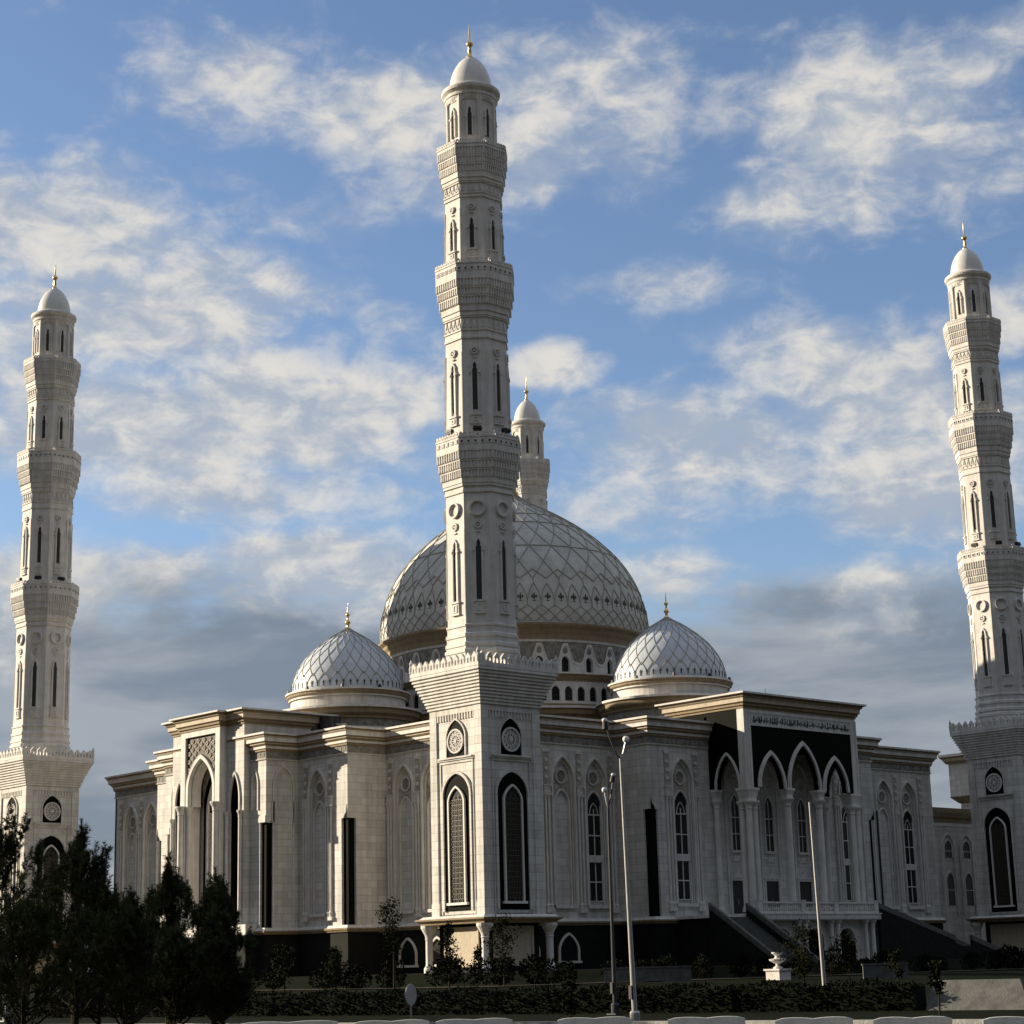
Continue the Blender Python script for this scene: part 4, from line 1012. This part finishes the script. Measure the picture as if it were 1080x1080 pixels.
def band(name, d0, d1, m, dz, n=40):
    g = MB(); a = off_rect(d0); b = off_rect(d1); vs = []
    def line(p, q, k): return (p[0]+(q[0]-p[0])*k/n, p[1]+(q[1]-p[1])*k/n)
    for i in range(4):
        for k in range(n):
            for pth in (a, b):
                x, y = line(pth[i], pth[(i+1) % 4], k); vs.append((x, y, gz(x, y)+dz))
    m_ = 4*n; g.add(vs, [(2*i, 2*i+1, 2*((i+1) % m_)+1, 2*((i+1) % m_)) for i in range(m_)]); return tag(g.build(name, m), kind='structure')
g = MB(); g.add([(x, y, 1.604) for x, y in off_rect(-.4)], [(0,1,2,3)]); tag(g.build('esplanade', paving), kind='structure')
band('path', 4.6, 8.4, paving, .03)
# street: runs along the hedge line
HD = Vector((5.3, -30)).normalized(); HN = Vector((-HD.y, HD.x))*-1       # HN points to the camera
if HN.dot(Vector((CAM.x+40, CAM.y+50))) < 0: HN = -HN
H0 = Vector((-42, -49.5))
def hp(s_, t_, z=0.): p = H0+HD*s_+HN*t_; return (p.x, p.y, z)      # s along the street, t towards the camera
def strip(name, t0, t1, z, m):
    g = MB(); g.add([hp(-600,t0,z), hp(600,t0,z), hp(600,t1,z), hp(-600,t1,z)], [(0,1,2,3)]); return tag(g.build(name, m), kind='structure')
strip('street', 14.3, 32, .012, asphalt); strip('pavement', 32.3, 120, .11, paving)
def kerb(name, t0, t1, z):
    g = MB(); q = [hp(s, t, zz) for zz in (-.1, z) for (s, t) in ((-600,t0),(600,t0),(600,t1),(-600,t1))]
    g.add(q, [(0,3,2,1),(4,5,6,7),(0,1,5,4),(1,2,6,5),(2,3,7,6),(3,0,4,7)]); return tag(g.build(name, concrete), kind='structure')
kerb('kerb', 14.0, 14.3, .13); kerb('kerb', 32.0, 32.3, .13)
g = MB()
for k in range(-40, 40):
    g.add([hp(k*9, 22.9, .017), hp(k*9+4, 22.9, .017), hp(k*9+4, 23.05, .017), hp(k*9, 23.05, .017)], [(0,1,2,3)])
tag(g.build('road_marking', whitef), kind='structure')

# ------------------------------------------------------------------ building beyond the right minaret
bX, bY = 96.8, 26.8
bld = empty('background_building', (bX+10, bY-9, 0)); tag(bld, 'sunlit beige building seen between the mosque and the right minaret', 'building')
BI = Matrix.Translation((-bX-10, -bY+9, 0))
def bpart(mb, name, m, par=None):
    o = mb.build(name, m, par or bld)
    if par is None: o.matrix_parent_inverse = BI
    return o
g = MB(); g.box(bX+.9, bX+24, bY-24, bY-.9, 0, 20.4); w_ = bpart(g, 'wall', stone)
g = MB(); g.box(bX+.1, bX+25, bY-25, bY-.1, 20.4, 24.8); bpart(g, 'upper_wall', stone)
g = MB(); g.sweep([(bX,bY-25),(bX+25,bY-25),(bX+25,bY),(bX,bY)], [(-.1,24.3),(.1,24.3),(.3,24.6),(.5,24.9),(.7,25.1),(.7,25.4),(-1,25.45)], [1,1,2,1,0,0]); g.box(bX+.3,bX+24.6,bY-24.6,bY-.3,24.9,25.3); bpart(g, 'cornice', CMATS)
g = MB(); g.sweep([(bX+.9,bY-24),(bX+24,bY-24),(bX+24,bY-.9),(bX+.9,bY-.9)], [(0,19.6),(.2,19.7),(.5,20.0),(.9,20.39)], 1); bpart(g, 'cornice', CMATS)
for k in range(5):
    w = MB(); y = bY-3.2-k*4.2; w.pbox(FW(bX+.9), y-.8, y+.8, 16.4, 18.6, -.02, .03); wo = bpart(w, 'window', glass)
    f = MB(); f.ring(FW(bX+.9), [(y-1,16.2),(y+1,16.2),(y+1,18.8),(y-1,18.8)], [(y-.8,16.4),(y+.8,16.4),(y+.8,18.6),(y-.8,18.6)], 0, .12, 0, True); bpart(f, 'frame', stone_p, wo)

# ------------------------------------------------------------------ vegetation
def leafquad(mb, p, d, l, w, mi=0):
    d = d.normalized(); a = d.cross(Vector((rnd.uniform(-1,1), rnd.uniform(-1,1), rnd.uniform(-1,1)))).normalized()
    mb.add([p-a*w*.3, p+d*l*.45-a*w, p+d*l, p+d*l*.45+a*w], [(0,1,2,3)], mi)
def needles(mb, p, d, n, l, w):
    d = d.normalized(); a = d.orthogonal().normalized(); b = d.cross(a)
    for i in range(n):
        t = rnd.uniform(0, 2*pi); s_ = rnd.uniform(.35, 1.0); v = (d*rnd.uniform(.45,1.1)+(a*cos(t)+b*sin(t))*s_).normalized()
        q = v.cross(a if abs(v.dot(a)) < .8 else b).normalized()*w; ll = l*rnd.uniform(.7,1.15)
        mb.add([p-q, p+q, p+v*ll], [(0,1,2)])
def pine(seed, h, r, leaders=4, n_br=90, low=.06, dens=1.0):
    global rnd
    rnd = random.Random(seed)
    root = empty('pine_tree'); t = MB(); c = MB()
    lean = Vector((rnd.uniform(-.12,.12), rnd.uniform(-.12,.12), 0))
    pts = [Vector((0,0,-.1))+lean*(k/6*h*.3)+Vector((0,0,h*.9*k/6)) for k in range(7)]
    t.tube(pts, [.13*h/6*(1-.85*k/6) for k in range(7)], 8)
    def branch(p, dr, ln, r0):
        k = 6; q = [p]; d = dr.normalized()
        for i in range(k):
            d = (d+Vector((rnd.uniform(-.12,.12), rnd.uniform(-.12,.12), .27))).normalized(); q.append(q[-1]+d*ln/k)
        t.tube(q, [r0*(1-.8*i/k) for i in range(k+1)], 5)
        for i in range(1, k+1):
            m = int((5 if i > 2 else 2)*dens)
            for j in range(m):
                f = rnd.random(); base = q[i-1].lerp(q[i], f)
                side = Vector((rnd.uniform(-1,1), rnd.uniform(-1,1), rnd.uniform(-.2,.9))).normalized()
                tw = (d*.5+side*.7).normalized()*rnd.uniform(.15,.5)*(1.1-.45*i/k)*min(1, ln)
                for s_ in range(3): needles(c, base+tw*(s_+1)/3, tw, 8, .17, .011)
        for s_ in range(5): needles(c, q[-1]+d*.07*s_, d+Vector((0,0,.6)), 9, .16, .011)
    for i in range(n_br):
        f = low+(1-low)*(i+rnd.random())/n_br; z = f*h*.9; az = rnd.uniform(0, 2*pi)
        prof = (min(1, .8+f*1.2))*(1-f)**.36*(1.06-.5*(f > .82))
        ln = r*max(.25, prof)*rnd.uniform(.62,1.38)
        el = rnd.uniform(.0,.35)+.75*f*f
        branch(Vector((0,0,z))+lean*(z/h*.3*h/1), Vector((cos(az)*cos(el), sin(az)*cos(el), sin(el))), ln, .03*(1-f)+.012)
    for i in range(leaders):
        az = rnd.uniform(0, 2*pi); rr = rnd.uniform(.1, .75)*r; z = h*(.84-.22*rr/r)*rnd.uniform(.82,1.0) if i else h*.82
        branch(Vector((cos(az)*rr*(i > 0), sin(az)*rr*(i > 0), z)), Vector((rnd.uniform(-.15,.15), rnd.uniform(-.15,.15), 1)), h*(.20 if i == 0 else rnd.uniform(.10,.16)), .02)
    t.build('trunk', bark, root, recalc=False); c.build('crown', needle, root, recalc=False)
    return root
rnd = random.Random(3)
PINES = [  # x, y, height, radius, seed, label
    (-67.1,-53.2,6.9,2.7,11,'tall dark pine at the left edge of the photo, cut by the frame'),
    (-62.9,-51.3,6.5,2.15,12,'broad dark pine with several spiky tops in front of the left minaret'),
    (-58.2,-46.9,4.6,1.7,13,'low lighter pine filling the dip between the two pine groups'),
    (-58.1,-49.3,5.7,1.15,14,'upright pine in front of the left gate wall, taller of the right pair'),
    (-59.0,-53.5,4.9,1.35,15,'right-hand pine of the tall row, before the gate wall columns'),
    (-60.5,-56.3,3.5,1.5,16,'short bushy pine at the right end of the row, spreading over the hedge'),
    (-68.6,-58.6,3.7,2.3,17,'short wide pine at the bottom left corner of the photo'),
    (-64.6,-57.3,3.4,2.1,18,'short dark pine in front of the broad spiky one'),
    (-61.3,-50.0,4.9,1.6,19,'mid-height pine half hidden between the broad spiky pine and the upright one'),
    (-62.4,-56.5,3.0,1.8,20,'lowest pine of the group, between the two short front ones')]
for (x, y, h, r, sd, lb) in PINES:
    p = pine(sd, h, r, 14, int(22+h*7)); p.location = (x, y, gz(x, y)); tag(p, lb, 'pine tree', 'pines at the left of the lawn')
def leafy(seed, h, r, n, low, name='young_tree', lw=(.16,.05), m=None, trunk=True, conic=0.):
    global rnd
    rnd = random.Random(seed); root = empty(name); t = MB(); c = MB()
    top = Vector((rnd.uniform(-.1,.1)*h*.3, rnd.uniform(-.1,.1)*h*.3, h))
    t.tube([Vector((0,0,-.1)), top*.5+Vector((.05,0,0)), top*.97], [.025+.008*h, .02+.004*h, .01], 6)
    nb = max(8, int(n/45))
    for i in range(nb):
        f = low+(1-low)*(i+rnd.random())/nb; az = rnd.uniform(0, 2*pi)
        pr_ = (1-f)**.8 if conic else sin(pi*min(1, max(.12, (f-low)/(1.04-low))))**.7
        ln = r*pr_*rnd.uniform(.65,1.15); el = rnd.uniform(.2,.8) if not conic else rnd.uniform(-.1,.35)
        a = top*f; d = Vector((cos(az)*cos(el), sin(az)*cos(el), sin(el))); b = a+d*ln
        t.tube([a, a.lerp(b,.5)+Vector((0,0,.05)), b], [.016,.01,.005], 4)
        for j in range(45):
            k = rnd.random()**.7; p = a.lerp(b, k)+Vector((rnd.gauss(0,1), rnd.gauss(0,1), rnd.gauss(0,1)))*r*.13
            leafquad(c, p, Vector((rnd.uniform(-1,1), rnd.uniform(-1,1), rnd.uniform(-.6,.8))), lw[0]*rnd.uniform(.6,1.2), lw[1])
    t.build('trunk', bark, root, recalc=False); c.build('crown', m or needle2, root, recalc=False)
    return root
YT = [  # x, y, h, r, n, low, conic, label, category
    (-28.1,-24.1,4.9,1.1,900,.45,0,'thin young tree with a loose leafy top, left of the near minaret base'),
    (-19.3,-18.3,3.7,1.2,1500,.1,1,'dark young spruce in front of the sunlit panel of the minaret base'),
    (-18.0,-19.4,2.3,.8,800,.05,1,'small dark spruce just right of the taller one at the minaret base'),
    (-15.5,-19.0,4.0,1.25,1300,.2,0,'leafy young tree before the shaded panel of the minaret base'),
    (-4.4,-33.3,3.0,1.5,1500,.1,0,'bushy young tree beside the pale stone urn below the portico'),
    (-2.7,-35.4,2.7,.9,700,.25,0,'slim young tree in front of the round arches below the portico'),
    (-7.4,-42.4,2.0,.7,450,.3,0,'small sapling on the lawn right of the second tall pole'),
    (-37.5,-27.0,3.0,.8,600,.35,0,'sapling in front of the dark plinth, right of the pines'),
    (-34.0,-26.3,2.4,.6,450,.35,0,'shorter sapling beside the first one before the dark plinth'),
    (-43.6,-71.3,1.5,.3,140,.45,0,'thin sapling standing just before the leaning concrete slab'),
    (-47.0,-58.0,1.2,.45,420,.05,0,'knee-high green shrub on the lawn left of the tall double lamp'),
    (-32.5,-24.6,2.6,.7,500,.3,0,'middle sapling before the dark plinth left of the near minaret')]
for i, (x, y, h, r, n, low, cn, lb) in enumerate(YT):
    p = leafy(40+i, h, r, n, low, 'young_tree' if h > 1.5 else 'shrub', conic=cn, m=hedgem if cn else needle2); p.location = (x, y, gz(x, y)); tag(p, lb, 'young tree' if h > 1.5 else 'shrub')
# planting along the esplanade's foot: rounded bushes
def bush(seed, r, h, n=900):
    global rnd
    rnd = random.Random(seed); root = empty('bush'); c = MB(); t = MB()
    for k in range(7):
        a = k*.9; t.tube([(0,0,-.05),(cos(a)*r*.3,sin(a)*r*.3,h*.4),(cos(a)*r*.6,sin(a)*r*.6,h*.75)], [.025,.018,.008], 4)
    lobes = [(rnd.uniform(-.5,.5)*r, rnd.uniform(-.5,.5)*r, rnd.uniform(.35,.7)*h, rnd.uniform(.4,.62)) for _ in range(6)]
    for i in range(n):
        lx, ly, lz, lr = rnd.choice(lobes); d = Vector((rnd.gauss(0,1), rnd.gauss(0,1), rnd.gauss(0,1))).normalized()
        q = Vector((lx, ly, lz))+Vector((d.x*r*lr, d.y*r*lr, d.z*h*.42))*rnd.uniform(.75,1.08)
        if q.z < 0: q.z = abs(q.z)*.3
        leafquad(c, q, d+Vector((rnd.uniform(-.6,.6), rnd.uniform(-.6,.6), .3)), .2*rnd.uniform(.6,1.2), .07)
    t.build('stems', bark, root, recalc=False); c.build('foliage', hedgem, root, recalc=False)
    return root
protos = [bush(70+k, 1.15, 1.5) for k in range(4)]
BU = 'dark bushes planted along the foot of the esplanade'
spots = []
for k in range(15): spots.append((-16.5, 44-k*4.1))
for k in range(26): spots.append((-15+k*3.35, -17.0))
rb = random.Random(9)
for i, (x, y) in enumerate(spots):
    o = protos[i] if i < 4 else copy_tree(protos[i % 4])
    x += rb.uniform(-.8,.8); y += rb.uniform(-.8,.8); o.location = (x, y, gz(x, y)); o.rotation_euler.z = rb.uniform(0, 6.28); s_ = rb.uniform(.75,1.25); o.scale = (s_, s_, s_*rb.uniform(.8,1.15))
    tag(o, 'low dark bush in the planted row below the mosque plinth', 'bush', BU)
# clipped hedge along the street side, in two lengths
def hedge(s0, s1, label, h=.92, w=1.1):
    global rnd
    rnd = random.Random(int(s0)); c = MB(); inner = MB()
    root = empty('hedge', hp((s0+s1)/2, 0, 0)); inv = Matrix.Translation([-v for v in root.location])
    a, b, c_, d_ = hp(s0+.1,-w/2+.12), hp(s1-.1,-w/2+.12), hp(s1-.1,w/2-.12), hp(s0+.1,w/2-.12)
    inner.add([(p[0],p[1],z) for z in (-.05,h-.12) for p in (a,b,c_,d_)], [(0,3,2,1),(4,5,6,7),(0,1,5,4),(1,2,6,5),(2,3,7,6),(3,0,4,7)])
    n = int((s1-s0)*330)
    for i in range(n):
        s_ = rnd.uniform(s0, s1); k = rnd.random(); bump = .07*sin(s_*1.7)+.05*sin(s_*4.3+1)+.04*sin(s_*9.1)
        if k < .38: p = Vector(hp(s_, rnd.uniform(-w/2,w/2), h-.08+bump+rnd.uniform(-.06,.08))); dd = Vector((0,0,1))
        elif k < .85: p = Vector(hp(s_, w/2-.08+rnd.uniform(-.06,.08), rnd.uniform(.0,h+bump))); dd = Vector((HN.x,HN.y,.3))
        else: p = Vector(hp(s_, -w/2+.08, rnd.uniform(0,h))); dd = Vector((-HN.x,-HN.y,.3))
        leafquad(c, p, dd+Vector((rnd.uniform(-.9,.9), rnd.uniform(-.9,.9), rnd.uniform(-.5,.7))), .11*rnd.uniform(.7,1.3), .035)
    o = inner.build('hedge_core', hedgem, root); o.matrix_parent_inverse = inv
    o = c.build('foliage', hedgem, root, recalc=False); o.matrix_parent_inverse = inv
    tag(root, label, 'hedge')
hedge(-30.0, 18.0, 'long dark clipped hedge across the lawn, left of the concrete slab')
hedge(22.2, 38.0, 'shorter dark clipped hedge right of the concrete slab')
# leaning concrete slab in the hedge gap
g = MB(); P = lambda u, z, d: hp(u, d, z)
g.add([hp(18.2,.3,-.05), hp(22.0,.3,-.05), hp(21.4,-.5,.98), hp(18.2,-.5,.98), hp(18.2,-.7,-.05), hp(22.0,-.7,-.05), hp(21.4,-.7,.98), hp(18.2,-.7,.98)], [(0,1,2,3),(4,7,6,5),(0,4,5,1),(1,5,6,2),(2,6,7,3),(3,7,4,0)])
tag(g.build('concrete_slab', concrete2), 'grey leaning concrete slab filling the gap in the hedge', 'concrete slab')
# round sign seen almost edge-on
rs = empty('round_sign', (-57.5,-62.0,0)); g = MB(); g.tube([(0,0,0),(0,0,1.25)], .03, 8); g.build('post', metal, rs)
g = MB(); PS = lambda u, z, d: (cos(.35)*u-sin(.35)*d, sin(.35)*u+cos(.35)*d, z); g.ext(PS, circ(0,1.05,.32,24), -.02, .02); g.build('plate', concrete, rs); tag(rs, 'small grey oval-looking sign on a short post in front of the hedge', 'sign')

# ------------------------------------------------------------------ lamps
def lamp(x, y, h, heads, label, name='street_lamp', grp=None, lean=(0,0), pm=metal):
    root = empty(name, (x, y, gz(x, y))); g = MB(); tx, ty = lean
    g.lathe([(.16,0),(.16,.35),(.13,.4)], 12); g.tube([(0,0,.3),(tx*.5,ty*.5,h*.5),(tx,ty,h)], [.09,.06,.036], 12); g.box(-.24,.24,-.24,.24,-.02,.03); g.build('pole', pm, root)
    if heads: g = MB(); g.box(-.175,-.10,-.06,.06,.75,1.15); g.build('access_door', darkmetal, root)
    for (dx, dy, dz, kind) in heads:
        a = MB(); pts = []
        for k in range(7):
            t = k/6; pts.append((tx+dx*t**.8, ty+dy*t**.8, h+dz*t**1.25))
        a.tube(pts, .028, 6); ao = a.build('arm', metal if kind else darkmetal, root)
        b = MB(); ex = Vector(pts[-1])
        if kind: b.lathe([(.0,-.11),(.075,-.085),(.105,-.025),(.105,.035),(.07,.09),(0,.11)], 16); b.v = [tuple(Vector(v)+ex) for v in b.v]; b.build('lamp_globe', lampw, ao, smooth=True)
        else:
            b.tube([ex+Vector((-.02,.02,-.06)), ex+Vector((dx*.08,dy*.08,.18))], [.10,.08], 12); b.build('lamp_head', darkmetal, ao)
            w = MB(); w.lathe([(0,-.07),(.08,-.05),(.09,.03),(0,.08)], 12); q = ex+Vector((dx*.12,dy*.12,.22)); w.v = [tuple(Vector(v)+q) for v in w.v]; w.build('lamp_globe', lampw, ao, smooth=True)
    tag(root, label, 'street lamp' if heads else 'pole', grp); return root
lamp(-52.45, -66.55, 8.05, [(.15,-.13,.6,1),(-.30,.27,1.0,0)], 'tall silver lamp post with two curved arms, sunlit along its left side', lean=(-.1,.1))
lamp(-43.0, -56.2, 7.7, [(.17,-.15,1.0,0),(-.08,.07,.65,1)], 'darker double-headed lamp post just left of the taller silver one', pm=tank)  # dark pole metal stands in for the shade this post is in
lamp(-33.1, -58.2, 8.1, [], 'plain tall pale pole in front of the dark portico', 'pole', lean=(-.1,.12))
lamp(-51.8, -25.2, 8.1, [(.55,-.45,.95,0)], 'lamp post behind the pines at the left, its curved arm above them')

# ------------------------------------------------------------------ concrete barrier blocks by the street
BL = [((-72.63,-75.16),(-70.95,-76.36)), ((-71.70,-77.79),(-70.50,-78.74)), ((-70.83,-79.25),(-69.66,-80.25)), ((-69.95,-81.75),(-68.92,-82.75)),
      ((-69.64,-84.3),(-68.68,-85.35)), ((-69.81,-86.94),(-68.96,-87.98)), ((-69.5,-88.75),(-68.72,-89.79)), ((-69.3,-90.71),(-68.45,-91.9))]
BLL = ['pale concrete barrier block farthest left of the row', 'pale concrete barrier block second from the left end of the row', 'pale concrete barrier block left of the gap before the tall lamp', 'pale concrete barrier block in front of the tall lamp post foot',
       'pale concrete barrier block below the stair of the mosque', 'pale concrete barrier block in front of the plain tall pole', 'pale concrete barrier block in front of the leaning slab', 'pale concrete barrier block at the bottom right corner']
for (A, B), lb in zip(BL, BLL):
    A = Vector(A); B = Vector(B); mid = (A+B)/2; d = (B-A); w = d.length; ang = atan2(d.y, d.x)
    g = MB(); hw = w/2; top = []
    for k in range(13):
        t = k/12; top.append((-hw+.03+(w-.06)*t, .80-.015+.022*abs(sin(t*2*pi))-.02*(k in (0, 12))))
    def prof_box(d0, d1, y0, y1, z0):     # sloping faces of a barrier
        pts0 = [(-hw, z0), (hw, z0)]
    n = len(top); vs = []
    lev = [(0, .30), (.16, .30), (.30, .17), (None, .13)]
    for sg in (-1, 1):
        for (z, y) in lev:
            for (u, zt_) in top: vs.append((u if z is None else u*1.01, sg*y, zt_ if z is None else z))
    fs = []
    for s_ in (0, 4*n):
        for j in range(3):
            for k in range(n-1): fs.append((s_+j*n+k, s_+j*n+k+1, s_+(j+1)*n+k+1, s_+(j+1)*n+k))
    for k in range(n-1): fs.append((3*n+k, 3*n+k+1, 7*n+k+1, 7*n+k)); fs.append((k, k+1, 4*n+k+1, 4*n+k))
    for e in (0, n-1):
        for j in range(3): fs.append((j*n+e, (j+1)*n+e, 4*n+(j+1)*n+e, 4*n+j*n+e))
    g.add(vs, fs); o = g.build('barrier_block', barrier_c); o.location = (mid.x, mid.y, .112 if False else .0); o.rotation_euler.z = ang
    tag(o, lb, 'barrier', 'concrete barrier blocks along the street')
# ------------------------------------------------------------------ urn and low walls on the lawn
ur = empty('stone_urn', (0,-27.6,gz(0,-27.6)))
g = MB(); g.box(-.55,.55,-.55,.55,-.1,.55); g.box(-.65,.65,-.65,.65,.55,.66); g.build('pedestal', stone_p, ur)
g = MB(); g.lathe([(.3,.66),(.3,.74),(.13,.85),(.13,.95),(.5,1.15),(.55,1.25),(.42,1.27),(.2,1.3),(.14,1.45),(.35,1.6),(.38,1.68),(.2,1.66),(0,1.66)], 20); g.build('bowl', stone_p, ur, smooth=False)
tag(ur, 'pale two-tier stone urn on a square pedestal, catching the sun below the portico', 'urn')
for (x0, y0, x1, y1, lb) in ((-5.6,-17.6,-1.6,-21.6,'low white garden wall behind the bushes, left of the portico stairs'), (4.2,-31.0,6.2,-33.0,'short white garden wall right of the stone urn')):
    A = Vector((x0,y0)); B = Vector((x1,y1)); m_ = (A+B)/2; d = B-A; g = MB(); L_ = d.length/2
    g.box(-L_, L_, -.15, .15, -.2, .85); g.box(-L_-.05, L_+.05, -.2, .2, .85, .95)
    o = g.build('garden_wall', concrete2); o.location = (m_.x, m_.y, gz(m_.x, m_.y)); o.rotation_euler.z = atan2(d.y, d.x); tag(o, lb, 'low wall')
